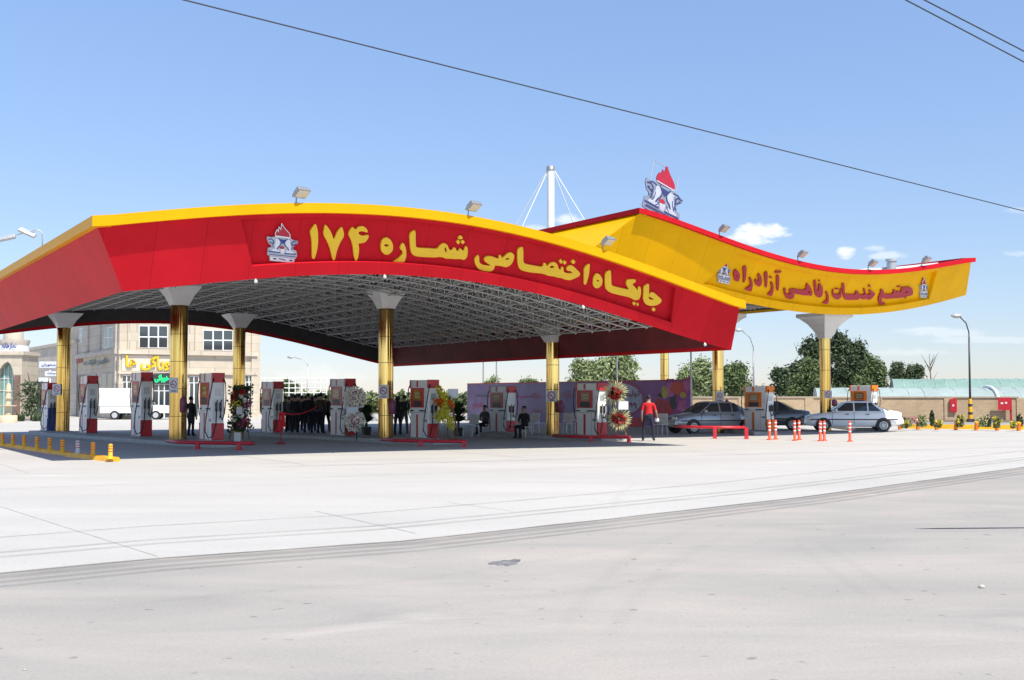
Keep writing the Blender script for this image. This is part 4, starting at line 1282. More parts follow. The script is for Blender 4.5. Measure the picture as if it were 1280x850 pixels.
# mast with guy cables on the roof
b = D(688.5, 300, 61); zr = 7.6
t = thing('mast', 'tall white mast with four stay cables rising behind the canopies', 'mast', (b.x, b.y, 0))
top = D(688.5, 208, 61).z
mb = MB(); mb.tube((0, 0, 0), (0, 0, top), .19, 18); mb.build('pole', M['white'], t)
mb = MB(); mb.lathe([(.21, top - .25), (.21, top), (.1, top + .03)], 12); mb.build('cap', M['grey'], t)
for dx, dy in ((-2.75, -.8), (-3.6, 1.8), (3.6, -.6), (2.6, 2.2)):
    mb = MB(); mb.tube((dx * .05, 0, top - .2), (dx * 1.06, dy * 1.06, zr - .6), .026, 6); mb.build('stay_cable', M['white'], t)

# ------------------------------------------------------------------ overhead wires
def wire(label, a, b, r, sag):
    a, b = D(*a), D(*b); pts = []
    for i in range(61):
        w = -.9 + 2.6 * i / 60; p = a + (b - a) * w; p.z -= sag * 4 * w * (1 - w); pts.append(p)
    mb = MB(); mb.path(pts, r, 6)
    o = mb.build('overhead_wire', M['dark']); tag(o, label, 'wire', 'overhead wires')


wire('long dark overhead wire crossing the whole sky', (-60, -73, 16), (1420, 299, 32), .0115, .0)
wire('upper short overhead wire in the top right corner', (1070, -44, 26), (1420, 136, 32), .0165, .0)
wire('lower short overhead wire in the top right corner', (1060, -38, 26), (1420, 151, 32), .0165, .0)
# ================================================================== vehicles
def make_car(label, paint, loc, rz, group='cars by the pumps'):
    t = thing('parked_car', label, 'car', loc, rz, group)
    pm = M[paint]
    st = [(-2.20, .66, .74, .36), (-2.14, .75, .90, .30), (-1.75, .81, .965, .26), (-1.35, .835, .96, .24), (-.6, .85, .945, .22), (.3, .85, .93, .22), (1.0, .85, .905, .22), (1.3, .84, .87, .23),
          (1.85, .80, .77, .25), (2.12, .75, .69, .28), (2.20, .66, .62, .34)]
    mb = MB(); vs = []; n = 11
    for x, w, zt, zb_ in st:
        h = zt - zb_
        half = [(w * .86, zb_), (w * .98, zb_ + h * .14), (w, zb_ + h * .45), (w * .985, zb_ + h * .78), (w * .92, zt - .035)]
        ring = [(-a, z) for a, z in half] + [(0, zt + .018)] + list(reversed(half))
        vs += [(x, a, z) for a, z in ring]
    fs = [(i * n + j, (i + 1) * n + j, (i + 1) * n + j + 1, i * n + j + 1) for i in range(len(st) - 1) for j in range(n - 1)]
    fs += [((i + 1) * n, i * n, i * n + n - 1, (i + 1) * n + n - 1) for i in range(len(st) - 1)]
    mb.add(vs, fs, 0, True); mb.add(vs, [tuple(range(n)), tuple(reversed(range((len(st) - 1) * n, len(st) * n)))])
    mb.build('body', pm, t, fixn=True)
    # cabin
    zb_, zr = .90, 1.395
    bx0, bx1, rx0, rx1 = -1.62, 1.04, -.70, .26
    mb = MB(); rows = []
    for z, x0, x1, w, c in ((zb_, bx0, bx1, .77, 0), (1.18, (bx0 * .42 + rx0 * .58), (bx1 * .42 + rx1 * .58), .68, 0), (1.345, rx0 - .07, rx1 + .09, .60, 0), (zr, rx0 + .06, rx1 - .06, .53, .012)):
        rows.append([(x0, -w, z), (x0 * .5 + x1 * .5, -w * 1.01, z), (x1, -w, z), (x1 + .03, 0, z + c), (x1, w, z), (x0 * .5 + x1 * .5, w * 1.01, z), (x0, w, z), (x0 - .03, 0, z + c)])
    vs = [v for r in rows for v in r]; m_ = 8
    fs = [(i * m_ + j, i * m_ + (j + 1) % m_, (i + 1) * m_ + (j + 1) % m_, (i + 1) * m_ + j) for i in range(3) for j in range(m_)] + [tuple(range(3 * m_, 4 * m_))]
    mb.add(vs, fs, 0, False); cab = mb.build('cabin', pm, t, bevel=.02)
    def side(x0b, x1b, x0t, x1t, nm):
        for s in (-1, 1):
            m = MB(); o = .012
            f = lambda z: (.77 + (.68 - .77) * (z - .90) / .28 if z < 1.18 else .68 + (.60 - .68) * (z - 1.18) / .165) + o
            zz = [.945, 1.18, 1.325]
            v = []
            for z in zz:
                w = (z - zz[0]) / (zz[-1] - zz[0])
                v += [(x0b + (x0t - x0b) * w, s * f(z), z), (x1b + (x1t - x1b) * w, s * f(z), z)]
            m.add(v, [(0, 1, 3, 2), (2, 3, 5, 4)]); m.build(nm, M['glass'], cab, solid=.008)
    side(.0, .86, .0, .33, 'side_window'); side(-.62, -.06, -.62, -.06, 'side_window'); side(-1.24, -.68, -.80, -.68, 'side_window')
    for nm, x0, x1, sx in (('windscreen', 1.0, .36, 1), ('rear_window', -1.585, -.84, -1)):
        m = MB(); o = .016 * sx
        v = [(x0 + o, -.70, .945), (x0 + o + .03 * sx, 0, .945), (x0 + o, .70, .945), (x1 + o, -.555, 1.335), (x1 + o + .03 * sx, 0, 1.34), (x1 + o, .555, 1.335)]
        m.add(v, [(0, 1, 4, 3), (1, 2, 5, 4)]); m.build(nm, M['glass'], cab, solid=.008)
    # doors seams, side strip, bumpers, arches
    for s in (-1, 1):
        m = MB(); m.box((0, s * .853, .56), (3.9, .02, .055)); m.build('rub_strip', M['dark'], t)
        for x in (.95, -.02):
            m = MB(); m.box((x, s * .846, .62), (.014, .02, .56)); m.build('door_seam', M['dark'], t)
        m = MB(); m.box((.3, s * .86, .80), (.16, .03, .035)); m.box((-.62, s * .86, .80), (.16, .03, .035)); m.build('door_handle', M['dark'], t)
        m = MB(); m.box((.78, s * .90, .98), (.10, .16, .11)); m.build('mirror', pm, t, bevel=.02)
        for x in (-1.32, 1.35):
            m = MB()
            pr = [(x + .345 * math.cos(a), .30 + .345 * math.sin(a)) for a in np.linspace(0, math.pi, 15)] + [(x - .345, .22), (x + .345, .22)]
            m.prism(pr, lambda a, z, e: Vector((a, s * (.78 + e), z)), 0, .075); m.build('wheel_arch', M['black'], t, fixn=True)
            m = MB(); m.tube((x, s * .66, .29), (x, s * .875, .29), .295, 20); wh = m.build('wheel', M['black'], t)
            m = MB(); m.tube((x, s * .80, .29), (x, s * .885, .29), .19, 16)
            m.build('rim', M['lightgrey'], wh)
            m = MB()
            for k in range(9):
                a = k * math.pi * 2 / 9 + .2; m.tube((x + .125 * math.cos(a), s * .884, .29 + .125 * math.sin(a)), (x + .125 * math.cos(a), s * .8925, .29 + .125 * math.sin(a)), .030, 6)
            m.build('rim_slot', M['black'], wh)
    for x, s in ((2.16, 1), (-2.16, -1)):
        m = MB(); m.box((x, 0, .47), (.16, 1.5, .22)); m.build('bumper', pm, t, bevel=.04)
        m = MB(); m.box((x + s * .083, 0, .50), (.012, 1.46, .04)); m.build('bumper_strip', M['dark'], t)
        m = MB(); m.box((x + s * .085, 0, .62 if s < 0 else .44), (.015, .50, .11)); m.build('number_plate', M['white'], t)
        for y in (-.55, .55):
            m = MB(); m.box((x - s * .02, y, .71 if s < 0 else .67), (.09, .36, .15 if s < 0 else .13)); m.build('taillight' if s < 0 else 'headlight', M['tail'] if s < 0 else M['headlamp'], t, bevel=.02)
    m = MB(); m.box((2.175, 0, .66), (.05, .72, .12)); m.build('grille', M['dark'], t)
    return t


p = G(1064, 539.5, .004); c = D(1064, 520, p.y + .4)
make_car('white saloon car facing left beside the slim orange posts', 'carwhite', (c.x, c.y, .012), R(172))
c = D(888, 520, 53.5); make_car('silver saloon with its bonnet pointing left behind the gold column', 'carsilver', (c.x, c.y, .012), R(202))
c = D(955, 520, 58.5); make_car('dark grey saloon half hidden behind the orange pump', 'cardark', (c.x, c.y, .012), R(168))

# light pickup with a white canvas box
c = D(170, 520, 84)
t = thing('pickup_van', 'white pickup with ribbed white box parked before the shops', 'pickup', (c.x, c.y, .012), R(8))
mb = MB(); mb.prism([(-2.3, .45), (2.35, .45), (2.35, .85), (2.1, .98), (1.25, 1.02), (.75, 1.55), (-.1, 1.58), (-.12, .95), (-2.3, .95)], lambda x, z, e: Vector((x, e, z)), -.8, .8); mb.build('body', M['carwhite'], t, fixn=True, bevel=.03)
mb = MB(); mb.box((-1.28, 0, 1.55), (2.15, 1.72, 1.25)); bx = mb.build('cargo_box', M['white'], t, bevel=.03)
mb = MB()
for i in range(7): mb.box((-1.28, 0, 1.05 + i * .16), (2.19, 1.76, .03))
mb.build('rib', M['white_dirty'], bx)
for s in (-1, 1):
    mb = MB(); mb.prism([(.05, 1.02), (1.1, 1.02), (.72, 1.48), (.05, 1.5)], lambda x, z, e: Vector((x, s * (.8 + e), z)), 0, .012); mb.build('side_window', M['glass'], t, fixn=True)
    for x in (-1.3, 1.45):
        mb = MB(); mb.tube((x, s * .6, .31), (x, s * .83, .31), .31, 18); w_ = mb.build('wheel', M['black'], t)
        mb = MB(); mb.tube((x, s * .7, .31), (x, s * .845, .31), .19, 14); mb.build('rim', M['lightgrey'], w_)
mb = MB(); mb.add([(1.27, -.7, 1.04), (1.27, .7, 1.04), (.79, .68, 1.52), (.79, -.68, 1.52)], [(0, 1, 2, 3)]); mb.v = [(x + .015, y, z + .01) for x, y, z in mb.v]; mb.build('windscreen', M['glass'], t, solid=.01)
for y in (-.6, .6):
    mb = MB(); mb.box((2.35, y, .74), (.05, .3, .16)); mb.build('headlight', M['headlamp'], t)
mb = MB(); mb.box((2.38, 0, .5), (.1, 1.5, .16)); mb.build('bumper', M['dark'], t)


# ================================================================== people
def make_person(label, loc, rz, top='clothblack', bottom='clothblack', pose='stand', seed=0, height=1.74, held=None, group=None, scarf=False):
    rnd = random.Random(seed)
    t = thing('person', label, 'person', loc, rz, group, height / 1.74)
    J, E = [], []
    def j(p, r, tg): J.append((Vector(p), r, tg)); return len(J) - 1
    def e(a, b): E.append((a, b))
    sit = pose == 'sit'
    hz = .50 if sit else .94
    dz = hz - .94
    pel = j((0, 0, hz), (.155, .115), 'b'); ab = j((0, -.005, hz + .17), (.145, .105), 't'); ch = j((0, 0, hz + .36), (.17, .115), 't'); nk = j((0, .01, hz + .53), (.062, .062), 's')
    hb = j((0, -.015, hz + .60), (.075, .085), 's'); hm = j((0, -.02, hz + .69), (.082, .10), 's'); ht = j((0, -.01, hz + .765), (.058, .07), 's')
    for a, b in ((pel, ab), (ab, ch), (ch, nk), (nk, hb), (hb, hm), (hm, ht)): e(a, b)
    for s in (-1, 1):
        sh = j((s * .185, .005, hz + .455), (.065, .065), 't'); e(ch, sh)
        if pose == 'fold' or (sit): el_, wr, hd = (s * .245, -.02, hz + .20), (s * .10, -.22, hz + .16), (s * .03, -.25, hz + .15)
        elif pose == 'clasp': el_, wr, hd = (s * .25, .03, hz + .18), (s * .10, -.14, hz + .0), (s * .03, -.17, hz - .05)
        elif pose == 'carry' and s < 0: el_, wr, hd = (s * .27, .0, hz + .19), (s * .31, -.10, hz + .0), (s * .31, -.14, hz - .06)
        else: el_, wr, hd = (s * .245, .02, hz + .19), (s * .26, -.03, hz - .06), (s * .255, -.055, hz - .13)
        short = top in ('clothred',)
        el = j(el_, (.046, .046), 's' if short else 't'); mid = j((Vector(J[sh][0]) * .45 + Vector(el_) * .55), (.055, .055), 't'); w = j(wr, (.032, .030), 's' if short else 't'); h = j(hd, (.036, .022), 's')
        e(sh, mid); e(mid, el); e(el, w); e(w, h)
        d = (Vector(hd) - Vector(wr)).normalized(); sd = Vector((0, 1, 0)) if abs(d.z) > .6 else Vector((0, 0, 1))
        for k, (o, L) in enumerate(((-.027, .058), (-.009, .072), (.009, .068), (.027, .05))):
            a = j(Vector(hd) + sd * o + d * .03, (.0105, .0105), 's'); b = j(Vector(hd) + sd * o * 1.1 + d * (.03 + L * .55) + Vector((-s * .004, 0, 0)), (.0095, .0095), 's'); c_ = j(Vector(hd) + sd * o * 1.1 + d * (.03 + L) + Vector((-s * .016, 0, 0)), (.008, .008), 's')
            e(h, a); e(a, b); e(b, c_)
        th = j(Vector(wr) * .55 + Vector(hd) * .45 - sd * .035, (.011, .011), 's'); th2 = j(Vector(hd) - sd * .055 + d * .03, (.009, .009), 's'); e(h, th); e(th, th2)
        hp = j((s * .095, .0, hz - .06), (.105, .105), 'b'); e(pel, hp)
        if sit: kn, an, to = (s * .11, -.44, .50), (s * .11, -.42, .09), (s * .12, -.60, .035)
        else:
            sp = .10 + rnd.uniform(0, .05) + (.05 if pose == 'carry' else 0); kn, an, to = (s * (sp + .0), -.02 + rnd.uniform(-.03, .03), .50), (s * (sp + .02), .02, .09), (s * (sp + .05), -.15, .035)
        th_ = j(Vector(J[hp][0]).lerp(Vector(kn), .5), (.085, .088), 'b'); k_ = j(kn, (.062, .064), 'b'); cf = j(Vector(kn).lerp(Vector(an), .4), (.058, .062), 'b'); a_ = j(an, (.047, .052), 'b'); t_ = j(to, (.042, .03), 'h'); he = j((an[0], an[1] + .05, .035), (.036, .03), 'h')
        e(hp, th_); e(th_, k_); e(k_, cf); e(cf, a_); e(a_, t_); e(a_, he)
    me = bpy.data.meshes.new('person_body'); me.from_pydata([p for p, r, g in J], E, [])
    o = bpy.data.objects.new('body', me); C.objects.link(o)
    o.modifiers.new('skin', 'SKIN'); sv = me.skin_vertices[0].data
    for i, (p, r, g) in enumerate(J): sv[i].radius = r; sv[i].use_root = (i == 0)
    sb = o.modifiers.new('sub', 'SUBSURF'); sb.levels = 1; sb.render_levels = 1
    bpy.context.view_layer.update()
    dg = bpy.context.evaluated_depsgraph_get()
    m2 = bpy.data.meshes.new_from_object(o.evaluated_get(dg))
    bpy.data.objects.remove(o); bpy.data.meshes.remove(me)
    mats = [M[top], M[bottom], M['skin'], M['dark']]
    m2.materials.clear()
    for x in mats: m2.materials.append(x)
    ids = {'t': 0, 'b': 1, 's': 2, 'h': 3}
    segs = [(J[a][0], J[b][0], J[a][2], J[b][2], J[a][1][0], J[b][1][0]) for a, b in E]
    A = np.array([s[0] for s in segs]); B = np.array([s[1] for s in segs]); AB = B - A; L2 = (AB ** 2).sum(1) + 1e-9
    rad = np.array([(s[4] + s[5]) / 2 for s in segs])
    for p in m2.polygons:
        c = np.array(p.center); w = np.clip(((c - A) * AB).sum(1) / L2, 0, 1)
        dd = np.linalg.norm(c - (A + AB * w[:, None]), axis=1) / rad
        i = int(dd.argmin()); g = segs[i][2] if w[i] < .5 else segs[i][3]
        if g == 's' and segs[i][2] == 't' and w[i] < .8 and c[2] < hz + .52: g = 't'
        p.material_index = ids[g]; p.use_smooth = True
    body = bpy.data.objects.new('body', m2); C.objects.link(body); body.parent = t
    # face details join the body mesh; hair is a child
    bm = bmesh.new(); bm.from_mesh(m2)
    def ball(c, r, mi, sc=(1, 1, 1)):
        g = bmesh.ops.create_icosphere(bm, subdivisions=1, radius=r, matrix=Matrix.Translation(c) @ Matrix.Diagonal((*sc, 1)))
        for v in g['verts']:
            for f in v.link_faces: f.material_index = mi; f.smooth = True
    ball((0, -.118, hz + .665), .018, 2, (.8, 1.1, 1.3))
    for s in (-1, 1):
        ball((s * .033, -.105, hz + .695), .011, 3, (1.2, .6, .8)); ball((s * .084, .0, hz + .68), .025, 2, (.4, .8, 1.2))
    ball((0, -.105, hz + .625), .016, 3, (1.5, .5, .3))
    bm.to_mesh(m2); bm.free()
    mb = MB()
    if scarf:
        mb.sphere((0, .01, hz + .69), .118, 12, 8, 0, (.95, 1.02, 1.15)); mb.lathe([(.19, hz + .38), (.15, hz + .50), (.10, hz + .58)], 12, (0, .01, 0), 0, True, False)
        mb.v = [(x, y + (.035 if y < -.07 and z > hz + .6 and z < hz + .77 else 0), z) for x, y, z in mb.v]
        mb.build('headscarf', M['clothblack'], t)
    else:
        mb.sphere((0, .010, hz + .712), .100, 14, 10, 0, (.93, 1.06, .98))
        def cut(x, y, z):
            lim = hz + (.735 if y < -.04 else .70 if y < .03 else .64)
            if z < lim: return (x * .86, y * .86 + .004, lim)
            return (x, y, z)
        mb.v = [cut(*v_) for v_ in mb.v]
        mb.build('hair', M['hair'], t)
    if not sit:
        mb = MB(); mb.lathe([(.160, hz + .02), (.163, hz + .05)], 14, (0, 0, 0), 0, True, False)
        mb.v = [(x, y * .75, z) for x, y, z in mb.v]
        mb.build('belt', M['dark'], t)
    return t


def stand_at(px, py, **k):
    p = G(px, py, .012); return (p.x, p.y, .012)


red_man = make_person('man in red shirt and navy trousers seen from behind with white cloth in hand', stand_at(811, 551.6), R(170), 'clothred', 'navy', 'carry', 1, 1.68)
p = Vector(red_man.location)
mb = MB(); mb.sphere((0, 0, 0), .075, 8, 6, 0, (1.2, .8, .9)); mb.v = [(x + random.uniform(-.02, .02), y + random.uniform(-.02, .02), z + random.uniform(-.03, .02)) for x, y, z in mb.v]
q_ = Matrix.Rotation(R(176), 3, 'Z') @ (Vector((.31, -.15, .83)) * (1.68 / 1.74))
o = mb.build('cleaning_cloth', M['paper'], loc=p + Matrix.Rotation(R(176), 3, 'Z') @ (Vector((-.31, -.17, .80)) * (1.68 / 1.74))); tag(o, 'crumpled white cloth in the hand of the red shirted man', 'cloth')

crowd = [(361, 541.5, 170, 'clothgrey', 'clothblack', 'stand', 0, 'onlooker in grey jacket next to the red barrier post', 1.62),
         (369, 543.0, 150, 'clothblack', 'clothblack', 'clasp', 0, 'onlooker in dark suit, second from the red barrier post', 1.70),
         (377, 541.0, 200, 'clothbrown', 'clothblack', 'stand', 0, 'onlooker in brown jacket in the shade below the distant lamp', 1.66),
         (385, 543.2, 175, 'clothblack', 'clothblack', 'fold', 0, 'onlooker in black with folded arms amid the dark crowd', 1.76),
         (394, 541.2, 190, 'clothgrey', 'navy', 'stand', 0, 'onlooker in grey top and navy trousers amid the dark crowd', 1.70),
         (401, 543.5, 160, 'clothbrown', 'clothblack', 'clasp', 0, 'onlooker in brown coat beside the pump with white wreaths', 1.78),
         (365, 539.0, 190, 'clothblack', 'clothgrey', 'fold', 0, 'onlooker in black at the back, seen over the grey jacket', 1.72),
         (373.5, 538.6, 160, 'clothgrey', 'clothblack', 'stand', 0, 'onlooker in grey at the back of the dark crowd below the distant lamp', 1.74),
         (381.5, 538.2, 200, 'clothbrown', 'clothgrey', 'clasp', 0, 'onlooker in brown with grey trousers at the back of the dark crowd', 1.66),
         (390, 539.2, 170, 'clothblack', 'navy', 'stand', 1, 'woman in black headscarf at the back of the dark crowd', 1.62),
         (398, 538.4, 185, 'clothgrey', 'clothblack', 'fold', 0, 'onlooker in grey with folded arms at the back of the dark crowd', 1.76),
         (356.5, 539.5, 175, 'clothblack', 'clothblack', 'clasp', 0, 'onlooker in black half behind the red barrier post', 1.64),
         (407, 541.0, 185, 'clothblack', 'clothblack', 'stand', 0, 'onlooker in black close against the pump with white wreaths', 1.68),
         (497, 544.0, 160, 'clothblack', 'clothblack', 'stand', 1, 'woman in black headscarf right of the gold column', 1.62),
         (505, 543.0, 200, 'clothblack', 'clothgrey', 'fold', 0, 'man in black with folded arms left of the yellow flowers', 1.68),
         (238.5, 545.5, 150, 'clothblack', 'clothblack', 'stand', 0, 'person in black between the gold column and the nearest pump', 1.62),
         (29, 523.5, 10, 'clothred', 'clothblack', 'stand', 0, 'distant person in red top before the blank beige building', 1.66)]
for i, (x, y, r, a, b, ps, sc, lb, h) in enumerate(crowd):
    make_person(lb, stand_at(x, y), R(r), a, b, ps, i + 3, h, None, 'onlookers in the shade' if x != 29 else None, bool(sc))

# ------------------------------------------------------------------ plastic chairs, two of them taken
def make_chair(label, loc, rz):
    t = thing('plastic_chair', label, 'chair', loc, rz, 'white plastic chairs facing the banner')
    mb = MB(); mb.box((0, 0, .44), (.50, .48, .04)); mb.build('seat', M['white_dirty'], t, bevel=.015)
    mb = MB(); mb.box((0, .235, .70), (.48, .03, .40), 0, 0, R(-10)); mb.build('backrest', M['white_dirty'], t, bevel=.03)
    for x in (-.21, .21):
        mb = MB(); mb.tube((x, .2, .44), (x, .27, .56), .018, 6); mb.build('back_post', M['white_dirty'], t)
        for y in (-.2, .2):
            mb = MB(); mb.tube((x, y, .44), (x * 1.1, y * 1.15, 0), .022, 6, 0, .018); mb.build('leg', M['white_dirty'], t)
    return t


ch = make_chair('white plastic chair right of the yellow flowers', stand_at(588.5, 546), R(-35 + 180 + 180))
for x, y, lb in ((606, 543.5, 'white plastic chair under the seated person in grey'), (643, 545, 'white plastic chair in front of the pump, empty'),
                 (655, 548, 'white plastic chair under the seated person in black'), (665, 542, 'white plastic chair behind the seated person in black'), (706, 542.5, 'white plastic chair right of the gold column, nearer the column'),
                 (717, 541, 'white plastic chair right of the gold column, nearer the pump'), (825, 543.5, 'white plastic chair right of the red shirted man')):
    dup(ch, lb, stand_at(x, y))
for x, y, a, lb, sd in ((606, 543.5, 'clothgrey', 'seated person in grey watching the banner', 31), (655, 548, 'clothblack', 'seated person in black watching the banner', 32)):
    make_person(lb, stand_at(x, y), R(-35 + 0), a, 'clothblack', 'sit', sd, 1.68, None, 'seated guests')

# ------------------------------------------------------------------ flower stands
def blossom(mb, c, r, n, mi, rnd, sz):
    """a ball of petals: n small tilted faces on a flattened dome"""
    for _ in range(n):
        a, b = rnd.uniform(0, 2 * math.pi), math.acos(rnd.uniform(-.5, 1))
        d = Vector((math.sin(b) * math.cos(a), -math.cos(b), math.sin(b) * math.sin(a)))
        p = Vector(c) + Vector((d.x * r, d.y * r * .5, d.z * r)) * rnd.uniform(.86, 1.05)
        q = d.to_track_quat('Z', 'Y'); s = sz * rnd.uniform(.7, 1.3)
        k = rnd.uniform(0, 2 * math.pi); vs = [p]
        for i in range(5):
            w = k + i * 2 * math.pi / 5
            vs.append(p + q @ Vector((s * math.cos(w), s * math.sin(w), s * .45)))
        mb.add(vs, [(0, 1, 2), (0, 2, 3), (0, 3, 4), (0, 4, 5), (0, 5, 1)], mi)


def fronds(mb, c, n, L, rnd, spread=1.0, up=.6, mi=0):
    for _ in range(n):
        a = rnd.uniform(0, 2 * math.pi); l = L * rnd.uniform(.6, 1.1); tl = rnd.uniform(.3, 1) * spread
        d = Vector((math.cos(a) * tl, math.sin(a) * tl * .5, up + rnd.uniform(0, .5))).normalized()
        pr = None
        for i in range(5):
            w = i / 4; p = Vector(c) + d * l * w - Vector((0, 0, 1)) * l * .45 * w * w
            x = d.cross(Vector((0, 0, 1))).normalized() * L * .055 * math.sin(math.pi * min(1, w * .9 + .12))
            if pr: mb.add([pr[0], pr[1], p + x, p - x], [(0, 1, 2, 3)], mi)
            pr = (p - x, p + x)


def easel(t, h, m='wood', w=.34, laths=0):
    for a, b in (((-w, -.1, 0), (-.08, .02, h)), ((w, -.1, 0), (.08, .02, h)), ((0, .45, 0), (0, .04, h))):
        mb = MB(); mb.tube(a, b, .022, 6); mb.build('leg', M[m], t)
    if laths:
        mb = MB()
        for i in range(laths):
            x = -w + 2 * w * i / (laths - 1); mb.tube((x, -.12, .05), (x * .45, -.02, h * .85), .012, 4)
        mb.build('lath', M[m], t)


def stand_thing(label, px, py, z=ISL):
    p = G(px, py, z)
    return thing('flower_stand', label, 'flower stand', (p.x, p.y, z), 0, 'congratulation flower stands'), p.y / FPX


# mixed tall bouquet by the nearest pump
t, k = stand_thing('tall mixed bouquet with yellow, white and red blooms beside the nearest pump', 300, 549.5)
rnd = random.Random(5); easel(t, 1.6)
mb = MB(); fronds(mb, (0, .05, 1.45), 80, .7, rnd, 1.0, .9); fronds(mb, (0, .05, .95), 100, .6, rnd, 1.2, .2); fronds(mb, (0, .05, .5), 60, .55, rnd, 1.2, .0)
for _ in range(1100):
    z = rnd.uniform(.30, 1.85); p = Vector((max(-.36, min(.36, rnd.gauss(0, .17))), rnd.gauss(.04, .09), z)); s = rnd.uniform(.05, .11); a = rnd.uniform(0, 6.3)
    mb.add([p, p + Vector((s * math.cos(a), -s * .6, s * math.sin(a))), p + Vector((s * math.cos(a + 1.2), .02, s * math.sin(a + 1.2)))], [(0, 1, 2)])
mb.build('foliage', M['palm'], t)
for m_, lst in (('petalyellow', [(-.12, -.12, 1.22, .16), (-.05, -.14, 1.1, .12)]), ('petalwhite', [(.2, -.1, .95, .13), (.05, -.14, .85, .1), (-.2, -.1, .72, .1), (.05, -.14, 1.5, .06), (.18, -.12, 1.35, .07)]),
                ('petalred', [(-.15, -.1, 1.55, .13), (.1, -.12, 1.62, .1), (-.22, -.08, 1.35, .1), (.22, -.05, .6, .1)]), ('petalpink', [(.24, -.08, 1.2, .15), (.18, -.1, .72, .12), (.02, -.1, .5, .1)])):
    mb = MB()
    for x, y, z, r in lst: blossom(mb, (x, y, z), r, 46, 0, rnd, .034)
    mb.build('blossom', M[m_], t)
mb = MB(); mb.box((.02, -.24, 1.0), (.2, .01, .26), 0, R(6)); mb.build('card', M['paper'], t)
mb = MB(); mb.box((-.05, -.16, .1), (.2, .16, .3)); mb.build('pot', M['white'], t)

# two white wreaths one over the other
t, k = stand_thing('tall stand with two white flower wreaths and green palm leaves', 444, 547)
rnd = random.Random(6); easel(t, 1.75)
mb = MB(); fronds(mb, (0, .12, 1.45), 130, .75, rnd, 1.3, .45); fronds(mb, (0, .14, .95), 120, .7, rnd, 1.5, .0); fronds(mb, (.05, .14, .5), 70, .6, rnd, 1.3, -.2); mb.build('palm_leaf', M['palm'], t)
for z, r in ((1.42, .40), (.60, .36)):
    mb = MB()
    pl_ = []
    for _ in range(900):
        a, q_ = rnd.uniform(0, 6.283), math.sqrt(rnd.uniform(.0, 1)) * r
        x_, z_ = q_ * math.cos(a), z + q_ * math.sin(a)
        if all((x_ - u) ** 2 + (z_ - v) ** 2 > .0070 for u, v in pl_):
            pl_.append((x_, z_)); blossom(mb, (x_, -.20 - .12 * (1 - q_ / r) + rnd.uniform(-.02, .02), z_), .048, 20, 0, rnd, .034)
    mb.build('wreath', M['petalwhite'], t)
    mb = MB()
    for _ in range(9):
        a, q_ = rnd.uniform(0, 6.283), rnd.uniform(0, .5) * r
        blossom(mb, (q_ * math.cos(a), -.29, z + q_ * math.sin(a)), .05, 12, 0, rnd, .028)
    mb.build('blossom', M['petalpink'], t)
mb = MB(); mb.box((-.08, -.27, .98), (.42, .01, .24), 0, 0, R(8)); mb.build('card', M['paper'], t)
# dark hedge-like palms behind it
for x, y, lb, h in ((458, 544, 'dark green potted palm behind the white wreaths', 1.5), (573, 545, 'dark green potted palm behind the yellow flower easel', 1.65), (420, 541, 'dark green potted palm in the crowd behind the pump', 1.9)):
    p = G(x, y, .012); tt = thing('potted_palm', lb, 'palm', (p.x, p.y, .012), 0, 'potted palms'); rnd = random.Random(x)
    mb = MB(); mb.lathe([(.16, 0), (.22, .35)], 12); mb.build('pot', M['dark'], tt)
    mb = MB(); mb.tube((0, 0, .3), (0, 0, h * .55), .05, 8); mb.build('trunk', M['trunk'], tt)
    mb = MB(); fronds(mb, (0, 0, h * .35), 170, .85, rnd, 1.3, .35); fronds(mb, (0, 0, h * .5), 170, .85, rnd, 1.2, .6); fronds(mb, (0, 0, h * .62), 150, .7, rnd, 1.0, 1.0); mb.build('crown', M['palm'], tt)

# yellow flowers on a lath easel
t, k = stand_thing('wooden lath easel with a cascade of yellow and orange flowers', 559, 549)
rnd = random.Random(8); easel(t, 1.55, 'wood', .40, 9)
mb = MB(); fronds(mb, (-.02, -.05, 1.3), 30, .5, rnd, .9, .6); mb.build('palm_leaf', M['palm'], t)
mb = MB()
for i in range(58):
    w = i / 57; c_ = Vector((-.26 + .40 * w + .1 * math.sin(w * 9) * .5, -.16, 1.80 - 1.42 * w)); c_ += Vector((rnd.gauss(0, .055), rnd.uniform(-.04, .04), rnd.gauss(0, .04)))
    blossom(mb, c_, .07, 12, 0, rnd, .04)
for _ in range(22): blossom(mb, (-.22 + rnd.gauss(0, .08), -.16, .80 + rnd.gauss(0, .07)), .06, 12, 0, rnd, .04)
mb.build('blossom', M['petalyellow'], t)
mb = MB()
for _ in range(14): blossom(mb, (-.27 + rnd.gauss(0, .07), -.18, 1.26 + rnd.gauss(0, .1)), .06, 12, 0, rnd, .04)
for _ in range(9): blossom(mb, (.17 + rnd.gauss(0, .05), -.16, 1.22 + rnd.gauss(0, .1)), .05, 12, 0, rnd, .036)
mb.build('blossom', M['petalorange'], t)
mb = MB(); mb.box((.2, .02, 1.60), (.36, .01, .3), 0, R(8)); mb.build('card', M['paper'], t)

